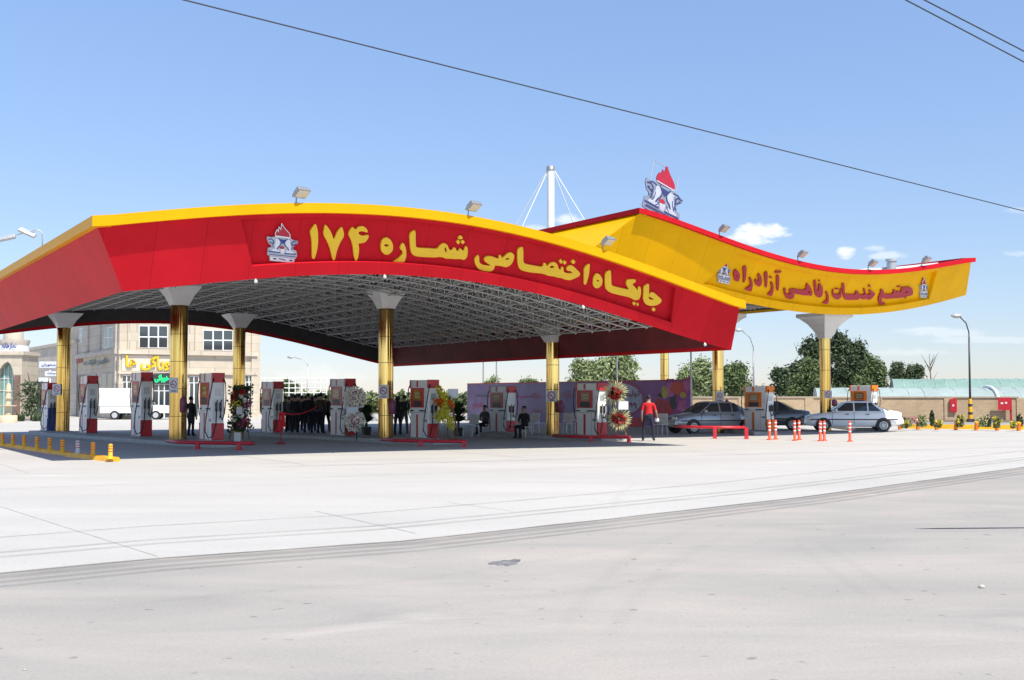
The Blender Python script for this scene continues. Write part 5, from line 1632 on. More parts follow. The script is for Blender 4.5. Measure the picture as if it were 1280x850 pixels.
# two spiky wreaths
t, k = stand_thing('stand with two spiky cream wreaths with red centres, one over the other', 771, 546.5)
rnd = random.Random(9); easel(t, 1.6)
mb = MB(); fronds(mb, (-.05, .08, 1.45), 130, .75, rnd, 1.3, .3); fronds(mb, (.05, .08, .7), 120, .65, rnd, 1.3, .1); mb.build('palm_leaf', M['palm'], t)
for cx, z, r in ((-.08, 1.62, .52), (.06, .66, .50)):
    mb = MB()
    for i in range(38):
        a = i * 2 * math.pi / 38 + rnd.uniform(-.05, .05); L = r * rnd.uniform(.85, 1.08); d = Vector((math.cos(a), 0, math.sin(a))); x = Vector((-math.sin(a), 0, math.cos(a)))
        c_ = Vector((cx, -.14, z)); w = .017
        mb.add([c_ + d * r * .3 - x * w * .6, c_ + d * L * .75 - x * w + Vector((0, -.05, 0)), c_ + d * L + Vector((0, -.02, 0)), c_ + d * L * .75 + x * w + Vector((0, -.05, 0)), c_ + d * r * .3 + x * w * .6], [(0, 1, 2, 3, 4)])
    mb.build('wreath', M['petalcream'], t, solid=.004)
    mb = MB()
    for _ in range(22):
        a, q_ = rnd.uniform(0, 6.283), math.sqrt(rnd.uniform(0, 1)) * r * .42; blossom(mb, (cx + q_ * math.cos(a), -.18, z + q_ * math.sin(a)), .06, 11, 0, rnd, .034)
    mb.build('blossom', M['petalred'], t)
mb = MB(); mb.box((.22, -.26, 1.16), (.36, .01, .3), 0, R(4)); mb.build('card', M['paper'], t)

# red barrier post with a ribbon
p = G(351, 555, .012); t = thing('barrier_post', 'red barrier post with a hanging red ribbon bow', 'barrier post', (p.x, p.y, .012))
mb = MB(); mb.lathe([(.16, 0), (.15, .04), (.03, .07)], 12); mb.build('base', M['red_dull'], t)
mb = MB(); mb.tube((0, 0, .05), (.04, 0, 1.08), .025, 8); mb.build('pole', M['red_dull'], t)
mb = MB()
for i in range(5): 
    x = .02 + rnd.uniform(-.09, .12); mb.add([(x, -.03 - .01 * i, 1.08), (x + .05, -.03 - .01 * i, 1.08), (x + .04 + rnd.uniform(-.06, .06), -.04 - .01 * i, rnd.uniform(.35, .7)), (x - .02, -.04 - .01 * i, rnd.uniform(.35, .7))], [(0, 1, 2, 3)])
mb.sphere((.03, -.03, 1.05), .07, 8, 5); mb.build('ribbon_bow', M['clothred'], t, solid=.004)
a = Vector((p.x + .05, p.y - .02, 1.06)); b = D(397, 508, 45)
mb = MB(); pts = [a.lerp(b, i / 12) - Vector((0, 0, .16 * 4 * (i / 12) * (1 - i / 12))) for i in range(13)]
for c_, d_ in zip(pts[:-1], pts[1:]): mb.add([c_, d_, d_ + Vector((0, 0, .04)), c_ + Vector((0, 0, .04))], [(0, 1, 2, 3)])
o = mb.build('barrier_ribbon', M['clothred'], solid=.004); tag(o, 'thin red ribbon stretched before the dark crowd', 'ribbon')
# ================================================================== purple banner behind the chairs
A_ = G(864, 535, .012); A_ = D(863.5, 520, 61)
pb_ = Plane(A_, V)                                      # along V: 0 at the right end, growing to the far left end
bl = pb_.px(584, 500)[0]
t = thing('banner', 'long purple printed banner with a pale oval and big red flowers', 'banner', (A_.x, A_.y, 0))
loc = -t.location
bm_ = bpy.data.materials.new('banner_print'); bm_.use_nodes = True
n_, l_ = bm_.node_tree.nodes, bm_.node_tree.links
tcx = n_.new('ShaderNodeTexCoord'); sx_ = n_.new('ShaderNodeSeparateXYZ'); l_.new(tcx.outputs['Object'], sx_.inputs[0])
rp = n_.new('ShaderNodeValToRGB'); mr = n_.new('ShaderNodeMapRange')
mr.inputs['From Min'].default_value = A_.x - .514 * 12; mr.inputs['From Max'].default_value = A_.x
l_.new(sx_.outputs['X'], mr.inputs['Value']); l_.new(mr.outputs[0], rp.inputs[0])
rp.color_ramp.elements[0].color = (.125, .09, .185, 1); rp.color_ramp.elements[1].color = (.40, .07, .40, 1)
e_ = rp.color_ramp.elements.new(.55); e_.color = (.19, .09, .24, 1)
nb = n_.new('ShaderNodeTexNoise'); nb.inputs['Scale'].default_value = 1.3; l_.new(tcx.outputs['Object'], nb.inputs['Vector'])
mx = n_.new('ShaderNodeMix'); mx.data_type = 'RGBA'; mx.blend_type = 'SOFT_LIGHT'; mx.inputs['Factor'].default_value = .5
l_.new(rp.outputs[0], mx.inputs['A']); l_.new(nb.outputs['Fac'], mx.inputs['B']); l_.new(mx.outputs['Result'], n_['Principled BSDF'].inputs['Base Color'])
n_['Principled BSDF'].inputs['Roughness'].default_value = .5
ztop = pb_.px(863.5, 475.5)[1]
mb = MB(); mb.prism([(0, .04), (bl, .04), (bl, ztop), (0, ztop)], lambda a, z, d: pb_.at(a, z, d), -.03, 0); mb.build('sheet', bm_, t, loc, fixn=True)
mb = MB(); mb.prism([(0, ztop), (bl, ztop), (bl, ztop + .06), (0, ztop + .06)], lambda a, z, d: pb_.at(a, z, d), -.05, .02)
for a in np.linspace(0, bl, 7): mb.prism([(a - .03, 0), (a + .03, 0), (a + .03, ztop), (a - .03, ztop)], lambda a, z, d: pb_.at(a, z, d), -.09, -.035)
mb.build('frame', M['red_dull'], t, loc, fixn=True)
pcol = {k_: mat('print_' + k_, v, .5, 0, .25, 2) for k_, v in {'oval': (.38, .40, .52), 'rim': (.30, .03, .14), 'red': (.55, .012, .025), 'pink': (.62, .12, .38), 'magenta': (.42, .03, .34), 'dark': (.03, .02, .04), 'yellow': (.55, .42, .05), 'text': (.22, .015, .06), 'orange': (.70, .06, .02)}.items()}


def ell(cx, cy, rx, ry, n=26, a0=0.0, wob=0.0, k=0):
    return [(cx + rx * (1 + wob * math.sin(k * a)) * math.cos(a + a0), cy + ry * (1 + wob * math.sin(k * a)) * math.sin(a + a0)) for a in np.linspace(0, 2 * math.pi, n + 1)[:-1]]


def printed(nm, shapes, m, o):
    for i, s in enumerate(shapes):
        mb = MB(); mb.prism([pb_.px(*q_) for q_ in s], lambda a, z, d: pb_.at(a, z, d), .0, o + i * .0007); mb.build(nm, m, t, loc, fixn=True)


printed('printed_rim', [ell(776, 499, 31, 24)], pcol['rim'], .003)
printed('printed_oval', [ell(775, 499, 28, 20)], pcol['oval'], .005)
printed('printed_flower', [ell(827, 511, 15, 12, 22, 0, .14, 6), ell(797, 530, 9, 9, 20, 0, .14, 5), ell(787, 536, 7, 7, 20, .4, .14, 5)], pcol['red'], .004)
printed('printed_flower', [ell(847, 485, 9, 8, 20, 0, .16, 5)], pcol['orange'], .010)
printed('printed_flower', [ell(838, 487, 6, 10, 18, .3, .12, 4), ell(853, 508, 6, 8, 18, 0, .16, 5), ell(843, 524, 8, 6, 18, 0, .16, 5), ell(860, 480, 6, 9, 16, 0, .1, 4)], pcol['pink'], .006)
printed('printed_flower', [ell(838, 479, 7, 6, 18, 0, .14, 5), ell(850, 500, 5, 7), ell(858, 490, 5, 6)], pcol['magenta'], .005)
printed('printed_leaf', [ell(855, 520, 6, 14), ell(842, 500, 5, 12, 16, .2), ell(826, 494, 4, 3)], pcol['dark'], .0035)
printed('printed_flower', [ell(831, 490, 4, 8), ell(854, 494, 4, 4)], pcol['yellow'], .012)
mb = MB()
a0, z0 = pb_.px(781, 497); a1, z1 = pb_.px(800, 488); text_on(mb, 'تولید', pb_.at(a0, z0), -pb_.x, (0, 0, 1), abs(a1 - a0), z1 - z0, pb_.n, 0, .03)
mb.build('lettering', pcol['text'], t, loc); mb = MB(); a0, z0 = pb_.px(784, 511); a1, z1 = pb_.px(796, 503); text_on(mb, '۱۷۴', pb_.at(a0, z0), -pb_.x, (0, 0, 1), abs(a1 - a0), z1 - z0, pb_.n, 0, .06)
for x0, y0, x1, y1, s in ((640, 499, 678, 491, 'جایگاه سوخت'), (665, 516, 678, 511, 'شماره'), (701, 498, 719, 489, 'مبارک'), (590, 512, 603, 503, 'افتتاح')):
    mb.build('lettering', pcol['text'], t, loc); mb = MB()
    a0, z0 = pb_.px(x0, y0); a1, z1 = pb_.px(x1, y1)
    text_on(mb, s, pb_.at(a0, z0), -pb_.x, (0, 0, 1), abs(a1 - a0), z1 - z0, pb_.n, 0, .03)
mb.build('lettering', pcol['text'], t, loc)
mb = MB(); a0, z0 = pb_.px(595, 498); a1, z1 = pb_.px(612, 492); text_on(mb, 'مجتمع خدمات', pb_.at(a0, z0), -pb_.x, (0, 0, 1), abs(a1 - a0), z1 - z0, pb_.n, 0, .03)
mb.build('lettering', M['dark'], t, loc)

# ================================================================== flexible posts and bollards
def make_post(label, loc, group, base_m, band_m, h, r, name='lane_post'):
    t = thing(name, label, 'post', loc, 0, group)
    mb = MB(); mb.lathe([(r * 2.1, 0), (r * 2.1, .02), (r * 1.3, .05), (r, .06), (r, h - .02), (r * .7, h)], 10); mb.build('tube', base_m, t)
    for z in (h * .50, h * .68, h * .86):
        mb = MB(); mb.lathe([(r * 1.06, z - h * .03), (r * 1.06, z + h * .03)], 10); mb.build('reflector_band', band_m, t)
    return t


posts = [(962, 550, 'first slim orange post from the orange pump'), (969.5, 549.3, 'second slim orange post from the orange pump, one of a close pair'), (993.5, 551, 'slim orange post left in the pair before the white car bonnet'),
         (999, 550, 'slim orange post right in the pair before the white car bonnet'), (1025.5, 551.5, 'slim orange post left in the pair before the front wheel'), (1030.5, 551, 'slim orange post right in the pair before the front wheel'),
         (1062.5, 552, 'slim orange post standing alone before the car doors')]
po_ = mat('post_orange', (.75, .07, .02), .5, 0, .06, 8)
t0 = None
for x, y, lb in posts:
    p = G(x, y, .012)
    if t0 is None: t0 = make_post(lb, (p.x, p.y, .012), 'slim orange lane posts', po_, M['white'], .74, .05)
    else: dup(t0, lb, (p.x, p.y, .012), random.uniform(0, 3))

# left: yellow divider with short bollards
kl = [(-40, 548), (0, 557), (60, 566), (96, 571)]; kr = [(88, 570.5), (143, 577)]
def kerb(name, label, px, w, h, m):
    pts = [G(x, y, .012) for x, y in px]; t_ = MB()
    t_pts = fine(pts, 1.0); vs = []
    for i, p in enumerate(t_pts):
        d = (t_pts[min(i + 1, len(t_pts) - 1)] - t_pts[max(i - 1, 0)]).normalized(); nn = Vector((-d.y, d.x, 0)) * w
        vs += [p - nn, p + nn, p + nn * .72 + Vector((0, 0, h)), p - nn * .72 + Vector((0, 0, h))]
    n = len(t_pts)
    t_.add(vs, [(i * 4 + j, i * 4 + (j + 1) % 4, (i + 1) * 4 + (j + 1) % 4, (i + 1) * 4 + j) for i in range(n - 1) for j in range(4)] + [(3, 2, 1, 0), tuple((n - 1) * 4 + q_ for q_ in range(4))])
    o = t_.build(name, m, fixn=True); tag(o, label, 'kerb'); return o
kerb('lane_divider', 'low yellow kerb with a row of short bollards at left', kl, .12, .10, M['yellow_paint'])
kerb('lane_divider', 'short sunlit end of the yellow kerb with two bollards', kr, .16, .11, M['yellow_paint'])
bl_ = [(3, 555.5), (16, 557), (30, 559), (46, 561.5), (62, 563.5), (78, 566.5), (97, 568), (116, 570.5), (138, 573.5)]
names = ['shaded bollard on the yellow kerb, cut by the picture edge', 'second shaded bollard from the far end of the yellow kerb', 'third shaded bollard from the far end of the yellow kerb', 'fourth shaded bollard from the far end of the yellow kerb',
         'fifth shaded bollard from the far end of the yellow kerb', 'shaded bollard on the yellow kerb before the whitish one', 'whitish banded bollard at the shadow edge on the yellow kerb', 'sunlit bollard last but one on the yellow kerb', 'sunlit bollard at the near end of the yellow kerb']
b0 = None
for i, ((x, y), lb) in enumerate(zip(bl_, names)):
    p = G(x, y, .09)
    z = .09
    if i == 6: make_post(lb, (p.x, p.y, z), 'bollards on the yellow kerb', M['white_dirty'], M['red_paint'], .37, .055, 'bollard'); continue
    if b0 is None: b0 = make_post(lb, (p.x, p.y, z), 'bollards on the yellow kerb', M['yellow_paint'], po_, .37, .055, 'bollard')
    else: dup(b0, lb, (p.x, p.y, z))

# ================================================================== right side: wall, planting bed, lamps, greenhouses
wa, wb = D(836, 520, 77), D(1273, 520, 72)
wp = Plane(wa, wb - wa); wl_ = (wb - wa).length
t = thing('boundary_wall', 'long low beige wall behind the planting bed at right', 'wall', (wa.x, wa.y, 0)); loc = -t.location
zt = 1.62
mb = MB(); mb.prism([(0, 0), (wl_, 0), (wl_, zt - .08), (0, zt - .08)], lambda a, z, d: wp.at(a, z, d), -.22, 0); mb.build('panel', M['wallbeige'], t, loc, fixn=True)
mb = MB(); mb.prism([(-.05, zt - .08), (wl_ + .05, zt - .08), (wl_ + .05, zt), (-.05, zt)], lambda a, z, d: wp.at(a, z, d), -.28, .06); mb.build('coping', mat('coping', (.48, .40, .30), .8, 0, .1, 3), t, loc, fixn=True)
for a in np.arange(.3, wl_, 4.1):
    mb = MB(); mb.prism([(a, 0), (a + .5, 0), (a + .5, zt - .085), (a, zt - .085)], lambda q_, z, d: wp.at(q_, z, d), 0, .05); mb.build('pier', M['wallbeige'], t, loc, fixn=True)
# red boxes on the wall
t = thing('hose_cabinet', 'narrow red fire cabinet on the beige wall', 'cabinet', wp.at(wp.px(1191.5, 507)[0], .7, .05)); loc = -t.location
mb = MB(); wp.rect(mb, 1187.5, 498.5, 1195.5, 515, .05, .2); mb.build('body', M['red_paint'], t, loc, fixn=True, bevel=.01)
mb = MB(); wp.rect(mb, 1190, 505.5, 1192, 508, .2, .215); mb.build('label_plate', M['white'], t, loc, fixn=True)
t = thing('notice_board', 'large red board on a red post before the beige wall', 'sign', wp.at(wp.px(1262, 507)[0], 0, .4)); loc = -t.location
mb = MB(); wp.rect(mb, 1246.5, 497, 1263, 512.5, .36, .42); mb.build('board', M['red_paint'], t, loc, fixn=True)
mb = MB(); wp.rect(mb, 1261.5, 497, 1263.5, 531, .28, .35); mb.build('post', M['red_dull'], t, loc, fixn=True)
mb = MB(); wp.rect(mb, 1249.5, 503, 1252.5, 505, .42, .43); wp.rect(mb, 1255, 502.5, 1257.5, 504.5, .42, .43); mb.build('mark', M['white'], t, loc, fixn=True)
# dark mesh gate beyond the wall end
t = thing('site_gate', 'dark sheet gate just past the right end of the beige wall', 'gate', wp.at(wl_ + .4, 0)); loc = -t.location
mb = MB(); mb.prism([(wl_ + .35, .05), (wl_ + 6, .05), (wl_ + 6, 1.45), (wl_ + .35, 1.45)], lambda a, z, d: wp.at(a, z, d), -.5, -.44); mb.build('panel', M['dark'], t, loc, fixn=True)
mb = MB(); mb.prism([(wl_ + .12, 0), (wl_ + .32, 0), (wl_ + .32, 1.5), (wl_ + .12, 1.5)], lambda a, z, d: wp.at(a, z, d), -.5, -.3); mb.build('post', M['white_dirty'], t, loc, fixn=True)

# planting bed
kp = [(1128, 535.5), (1200, 536.3), (1290, 537.2), (1400, 538.5)]
o = kerb('bed_kerb', 'grey and yellow kerb edging the planting bed at right', kp, .14, .22, M['yellow_paint'])
kp2 = [(x, y - 2.2) for x, y in kp]
o = kerb('bed_kerb', 'pale concrete coping inside the yellow kerb of the bed', kp2, .16, .27, M['concrete_kerb'])
pts = [G(*q_, .012) for q_ in kp2]; poly = [(p.x, p.y) for p in pts] + [(wp.at(wl_ + 6, 0).x, wp.at(wl_ + 6, 0).y - .3), (wp.at(wp.px(1100, 520)[0], 0).x, wp.at(0, 0).y - 2.2)]
mb = MB(); mb.prism(poly, lambda x, y, d: Vector((x, y, d)), .0, .20); struct(mb.build('bed_soil', mat('soil', (.16, .12, .08), .95, 0, .3, 3), fixn=True))
ps = None
for i, x in enumerate((1124.5, 1147, 1170.5, 1194.5, 1220, 1246, 1273)):
    p = G(x, 537.2 + (x - 1147) * .012, .012); lb = ['orange kerb post right behind the white car', 'second orange kerb post right of the white car', 'orange kerb post left of the narrow red cabinet', 'orange kerb post below the narrow red cabinet',
                                                       'orange kerb post just right of the black lamp post', 'orange kerb post left of the red notice board', 'orange kerb post at the right picture edge'][i]
    if ps is None:
        ps = thing('kerb_post', lb, 'post', (p.x, p.y, .012), 0, 'orange posts on the bed kerb')
        mb = MB(); mb.box((0, -.05, .19), (.13, .18, .38), 0, 0, R(14)); mb.build('block', M['orange'], ps, bevel=.015)
        mb = MB(); mb.box((0, -.075, .39), (.15, .2, .04), 0, 0, R(14)); mb.build('cap', M['yellow_paint'], ps)
    else: dup(ps, lb, (p.x, p.y, .012))

# bushes and flowers in the bed
def bush(label, x, y, w, h, m, seed, flowers=None, shape=1.0, name='shrub', n=420):
    p = G(x, y, .2); k = p.y / FPX; rnd = random.Random(seed)
    t = thing(name, label, 'plant', (p.x, p.y, .19), 0, 'plants in the bed')
    W, H = w * k / 2, h * k
    mb = MB()
    lump = [(rnd.uniform(-.62, .62) * W, rnd.uniform(-.4, .4) * W, H * rnd.uniform(.45, 1.12), W * rnd.uniform(.25, .55)) for _ in range(7)] if w > 7 else [(0, 0, H, W)]
    for _ in range(n):
        a, r, z = rnd.uniform(0, 6.283), math.sqrt(rnd.random()), rnd.random()
        lx, ly, lh, lr = rnd.choice(lump)
        rr = lr * (math.sin(math.pi * min(1, .22 + z * .78)) ** .6) * r
        c = Vector((lx + rr * math.cos(a), ly + rr * math.sin(a), lh * z)); s = rnd.uniform(.04, .09)
        d = Vector((rnd.gauss(0, 1), rnd.gauss(0, 1), rnd.gauss(0, 1))).normalized(); e = d.orthogonal().normalized(); f = d.cross(e)
        mb.add([c - e * s, c + f * s * .5, c + e * s, c - f * s * .5], [(0, 1, 2, 3)])
    mb.build('foliage', M[m], t)
    mb = MB()
    for _ in range(6): mb.tube((0, 0, 0), (rnd.uniform(-.6, .6) * W, rnd.uniform(-.6, .6) * W, H * rnd.uniform(.5, .9)), .012, 4)
    mb.build('stem', M['trunk'], t)
    if flowers:
        mb = MB()
        for _ in range(13):
            c = Vector((rnd.uniform(-1, 1) * W, -W * rnd.uniform(.2, .9), H * rnd.uniform(.35, 1.02))); blossom(mb, c, .03, 5, 0, rnd, .035)
        mb.build('blossom', M[flowers], t)


bush('low mixed green plants beside the car boot', 1135, 533, 22, 12, 'leaf_pale', 1, 'petalpink')
bush('yellow flowering low plant right of the car boot', 1131, 534.5, 12, 8, 'leaf_yellow', 2, 'petalyellow', n=220)
bush('spreading pale green plant left of the upright dark shrub', 1152, 533, 16, 15, 'leaf_pale', 3, 'petalcream')
bush('slim upright dark green shrub in the bed', 1165, 532, 6, 19, 'leaf_dark', 4)
bush('small yellow flowers under the upright dark shrub', 1173, 534, 9, 9, 'leaf_yellow', 5, 'petalyellow', n=200)
bush('loose yellow green plant below the narrow red cabinet', 1201, 533, 11, 14, 'leaf_yellow', 6, 'petalyellow')
bush('grey green mound left of the round dark bush', 1226, 533, 14, 13, 'leaf_pale', 7, 'petalcream')
bush('round dark green bush between lamp and notice board', 1236.5, 533, 9, 13, 'leaf_dark', 8)
bush('yellow flowers left of the red notice board', 1247, 534, 12, 13, 'leaf_yellow', 9, 'petalyellow')
bush('low yellow flowers beneath the red notice board', 1265, 534.5, 10, 8, 'leaf_yellow', 10, 'petalyellow', n=200)
bush('round dark bush at the right picture edge', 1275, 533.5, 9, 15, 'leaf_dark', 11)
bush('pale low bush before the wall behind the white car', 1008, 531, 18, 12, 'leaf_pale', 12, 'petalcream')
bush('green low bush left of the white car bonnet', 996, 531.5, 10, 16, 'leaf_mid', 13)


# street lamps
def lamp(label, x, base_y, top_y, d, mpole, arm=(-.62, .55), collar=True, r=.07, group='street lamps'):
    b = D(x, 520, d); H = D(x, top_y, d).z
    t = thing('street_lamp', label, 'street lamp', (b.x, b.y, 0), 0, group)
    mb = MB(); mb.path([(0, 0, .3), (0, 0, H * .45), (0, 0, H - arm[1] - .25)], r, 8, 0, [r, r * .85, r * .65]); mb.build('pole', mpole, t)
    mb = MB(); mb.path([(0, 0, H - arm[1] - .3), (0, 0, H - arm[1]), (arm[0] * .3, 0, H - arm[1] * .45), (arm[0], 0, H - .08)], r * .5, 7); mb.build('arm', mpole, t)
    mb = MB(); mb.sphere((arm[0] * 1.35, 0, H - .03), .26, 10, 6, 0, (1.25, .6, .45)); hd = mb.build('lamp_head', M['lightgrey'], t)
    mb = MB(); mb.sphere((arm[0] * 1.35, 0, H - .09), .2, 10, 6, 0, (1.1, .55, .4)); mb.build('glass', M['lampglass'], hd)
    mb = MB(); mb.box((0, 0, .2), (.34, .34, .4)); mb.box((0, 0, .01), (.5, .5, .03)); mb.build('base', M['dark'] if collar else M['concrete_kerb'], t)
    if collar:
        mb = MB(); mb.lathe([(.13, .4), (.12, .9), (.10, 1.35), (.08, 1.5)], 10); mb.build('collar', M['yellow_paint'], t)
        for z in (.70, 1.15):
            mb = MB(); mb.lathe([(.137 - z * .012, z - .07), (.137 - z * .014, z + .07)], 10); mb.build('band', M['dark'], t)
    return t


lamp('black street lamp with yellow banded foot before the beige wall', 1213, 528, 394, 66, M['dark'], (-.50, .95))
lamp('grey street lamp rising right of the red canopy tip', 942.5, 520, 412, 82, M['grey'], (-.75, 1.2), False)
lamp('distant street lamp seen under the left half of the red canopy', 384, 520, 446, 105, M['lightgrey'], (-1.1, .55), False)
for x, top, d, lb, m in ((604, 446, 92, 'thin bare pole above the left part of the banner', 'grey'), (620.5, 446, 94, 'thin bare pole above the middle of the banner', 'grey'),
                         (771.5, 440, 78, 'thin dark pole in front of the pale green trees', 'grey')):
    b = D(x, 520, d); t = thing('bare_pole', lb, 'pole', (b.x, b.y, 0), 0, 'bare poles behind the banner'); H = D(x, top, d).z
    mb = MB(); mb.tube((0, 0, 0), (0, 0, H + 1.6), .06, 8, 0, .045); mb.build('shaft', M[m], t)
    mb = MB(); mb.lathe([(.12, 0), (.12, .3), (.07, .35)], 8); mb.build('base', M['grey'], t)
b = D(864.3, 520, 60.4); t = thing('bare_pole', 'thin white pole at the right end of the purple banner', 'pole', (b.x, b.y, 0), 0, 'bare poles behind the banner')
mb = MB(); mb.tube((0, 0, 0), (0, 0, 4.6), .045, 8); mb.build('shaft', M['white'], t)
mb = MB(); mb.lathe([(.1, 0), (.1, .2), (.05, .25)], 8); mb.build('base', M['grey'], t)


# greenhouses: long barrel roofs
def greenhouse(label, x0, x1, d, base, top_y, m, depth, ribs=True, end_rib=None):
    a, b = D(x0, 500, d), D(x1, 500, d - 3); x = (b - a); x.z = 0; L = x.length; x.normalize(); n = Vector((-x.y, x.x, 0)); n = n if n.y > 0 else -n
    H = D((x0 + x1) / 2, top_y, d - 1.5 + depth / 2).z
    t = thing('greenhouse', label, 'greenhouse', (a.x, a.y, 0), 0, 'greenhouses beyond the wall'); mb = MB(); K = 14; a = Vector((a.x, a.y, 0))
    prof = []
    for i in range(K + 1):
        w = math.pi * i / K; prof.append((depth / 2 - depth / 2 * math.cos(w), base + (H - base) * math.sin(w) ** .85))
    NX = 14
    vs = [x * (L * j / NX) + n * y + Vector((0, 0, z + (random.uniform(-.04, .02) if 0 < i < K else 0))) for j in range(NX + 1) for i, (y, z) in enumerate(prof)]
    fs = [(j * (K + 1) + i, (j + 1) * (K + 1) + i, (j + 1) * (K + 1) + i + 1, j * (K + 1) + i + 1) for j in range(NX) for i in range(K)]
    mb.add(vs, fs, 0, False)
    for j in (0, NX): mb.add([vs[j * (K + 1) + i] for i in range(K + 1)], [tuple(range(K + 1))])
    mb.add([Vector((0, 0, 0)), x * L, x * L + Vector((0, 0, base)), Vector((0, 0, base))], [(0, 1, 2, 3)])
    mb.build('film_cover', m, t)
    mb = MB()
    for j in range(NX + 1):
        c = x * (L * j / NX); mb.path([c + n * y * 1.0 + Vector((0, 0, z + .005)) for y, z in prof], .016, 4)
    mb.build('hoop', M['white_dirty'], t)
    if end_rib:
        c = x * ((D(end_rib, 500, d - 2) - Vector((a.x, a.y, 0))).dot(x))
        mb = MB(); mb.path([c - n * .06 + n * y + Vector((0, 0, z + .06)) for y, z in prof[:9]], .12, 5); mb.build('gutter', M['white'], t)


greenhouse('low greenhouse under grey teal film behind the beige wall', 1022, 1300, 82, 1.0, 484.5, M['ghouse_teal'], 9, True, 1247)
greenhouse('higher greenhouse under green film behind the grey teal one', 1118, 1310, 96, 1.6, 473.5, M['ghouse_green'], 10)


# ================================================================== trees
def tree(label, x, d, top_y, blobs, m, n, leaf, seed, trunk_r=.2, group='trees beyond the wall', name='leafy_tree', ground_y=0.0):
    """blobs in pixels of the photograph at the tree's distance: (dx, y, half width, half height, share)"""
    rnd = random.Random(seed); b = D(x, 500, d); k = d / FPX
    t = thing(name, label, 'tree', (b.x, b.y, 0), 0, group)
    mb = MB(); tot = sum(q_[4] for q_ in blobs); cs = []
    hz = lambda y: CAM_H + (495 - y) * k
    ext = []
    for dx, y, rw, rh, sh in blobs:
        for _ in range(4):
            a = rnd.uniform(-.5, math.pi + .5); q_ = rnd.uniform(.85, 1.15)
            ext.append((dx + math.cos(a) * rw * q_, y - math.sin(a) * rh * q_, rw * rnd.uniform(.16, .34), rh * rnd.uniform(.2, .4), sh * rnd.uniform(.10, .2)))
    blobs = [(dx, y, rw * .92, rh * .9, sh) for dx, y, rw, rh, sh in blobs] + ext; tot = sum(q_[4] for q_ in blobs)
    for dx, y, rw, rh, sh in blobs:
        cs.append((Vector((dx * k, rnd.uniform(-.3, .3) * rw * k, hz(y))), rw * k, rh * k))
        c, rx, rz_ = cs[-1]
        # a blob is a bunch of clumps, a clump is a bunch of leaf faces
        nc = max(8, int(n * sh / tot / 34))
        for _ in range(nc):
            v = Vector((rnd.gauss(0, 1), rnd.gauss(0, 1), rnd.gauss(0, 1))).normalized() * (rnd.uniform(.25, 1.0) ** .5)
            cc = c + Vector((v.x * rx, v.y * rx * .9, v.z * rz_)); cr = rnd.uniform(.5, 1.25) * leaf * 3.0
            for _ in range(34):
                u = Vector((rnd.gauss(0, .55), rnd.gauss(0, .55), rnd.gauss(0, .5))) * cr
                p = cc + u; s = leaf * rnd.uniform(.6, 1.3)
                dd = (Vector((rnd.gauss(0, .6), rnd.gauss(0, .6), rnd.gauss(.35, .6))) + u * .5 / cr).normalized(); e = dd.orthogonal().normalized(); e.rotate(Matrix.Rotation(rnd.uniform(0, 6.28), 3, dd)); f = dd.cross(e)
                mb.add([p - e * s, p + f * s * .45, p + e * s, p - f * s * .45], [(0, 1, 2, 3)])
    mb.build('crown', M[m], t)
    top = max(c.z for c, _, _ in cs)
    mb = MB(); pts = [(0, 0, -.1), (rnd.uniform(-.1, .1), 0, top * .3), (rnd.uniform(-.2, .2), 0, top * .6), (rnd.uniform(-.2, .2), 0, top * .9)]
    mb.path(pts, trunk_r, 8, 0, [trunk_r * 1.2, trunk_r, trunk_r * .6, trunk_r * .2])
    for c, rx, rz_ in cs[::2]:
        s0 = Vector((0, 0, max(.8, min(top * .5, c.z * .45)))); mb.path([s0, s0.lerp(c, .55) + Vector((0, 0, .2)), c], .05, 5, 0, [trunk_r * .5, trunk_r * .32, trunk_r * .12])
    mb.build('trunk', M['trunk'], t)


tree('dark green rounded tree at the left of the group behind the wall', 992, 101, 452, [(0, 478, 19, 14, 3), (-10, 487, 14, 10, 2), (6, 464, 11, 9, 1.5), (-16, 473, 8, 8, .8), (14, 488, 12, 10, 1.4)], 'leaf_dark', 7000, .16, 11)
tree('lighter olive green tree in front of the dark group', 1012, 94, 450, [(0, 474, 15, 12, 2), (-8, 486, 15, 10, 2), (10, 488, 12, 9, 1.5), (4, 462, 10, 7, 1)], 'leaf_mid', 5200, .15, 12)
tree('tall dark tree straight behind the slim gold column', 1026, 108, 420, [(0, 455, 16, 24, 3), (-10, 440, 8, 12, 1.2), (6, 434, 8, 12, 1.2), (4, 480, 18, 16, 2)], 'leaf_dark', 7000, .17, 13)
tree('tallest dark tree just right of the slim gold column', 1060, 106, 416, [(0, 458, 20, 22, 3), (-9, 436, 9, 14, 1.4), (9, 440, 9, 13, 1.3), (0, 482, 24, 14, 2.2), (18, 470, 11, 12, 1.2)], 'leaf_dark', 8000, .17, 14)
tree('broad dark tree at the right end of the group', 1089, 103, 446, [(0, 474, 13, 15, 2), (4, 460, 9, 11, 1.2), (-6, 484, 14, 11, 1.5), (8, 484, 9, 10, 1)], 'leaf_mid', 5600, .15, 15)
tree('pale green tree left of the thin dark pole', 737, 104, 446, [(0, 470, 17, 14, 2), (-8, 462, 9, 9, 1), (9, 461, 9, 9, 1), (0, 482, 20, 10, 1)], 'leaf_pale', 4200, .15, 16)
tree('pale green tree behind the thin dark pole', 775, 106, 442, [(0, 464, 16, 17, 2), (-9, 456, 9, 9, 1), (8, 454, 9, 9, 1), (0, 480, 19, 10, 1.2)], 'leaf_pale', 4600, .15, 17)
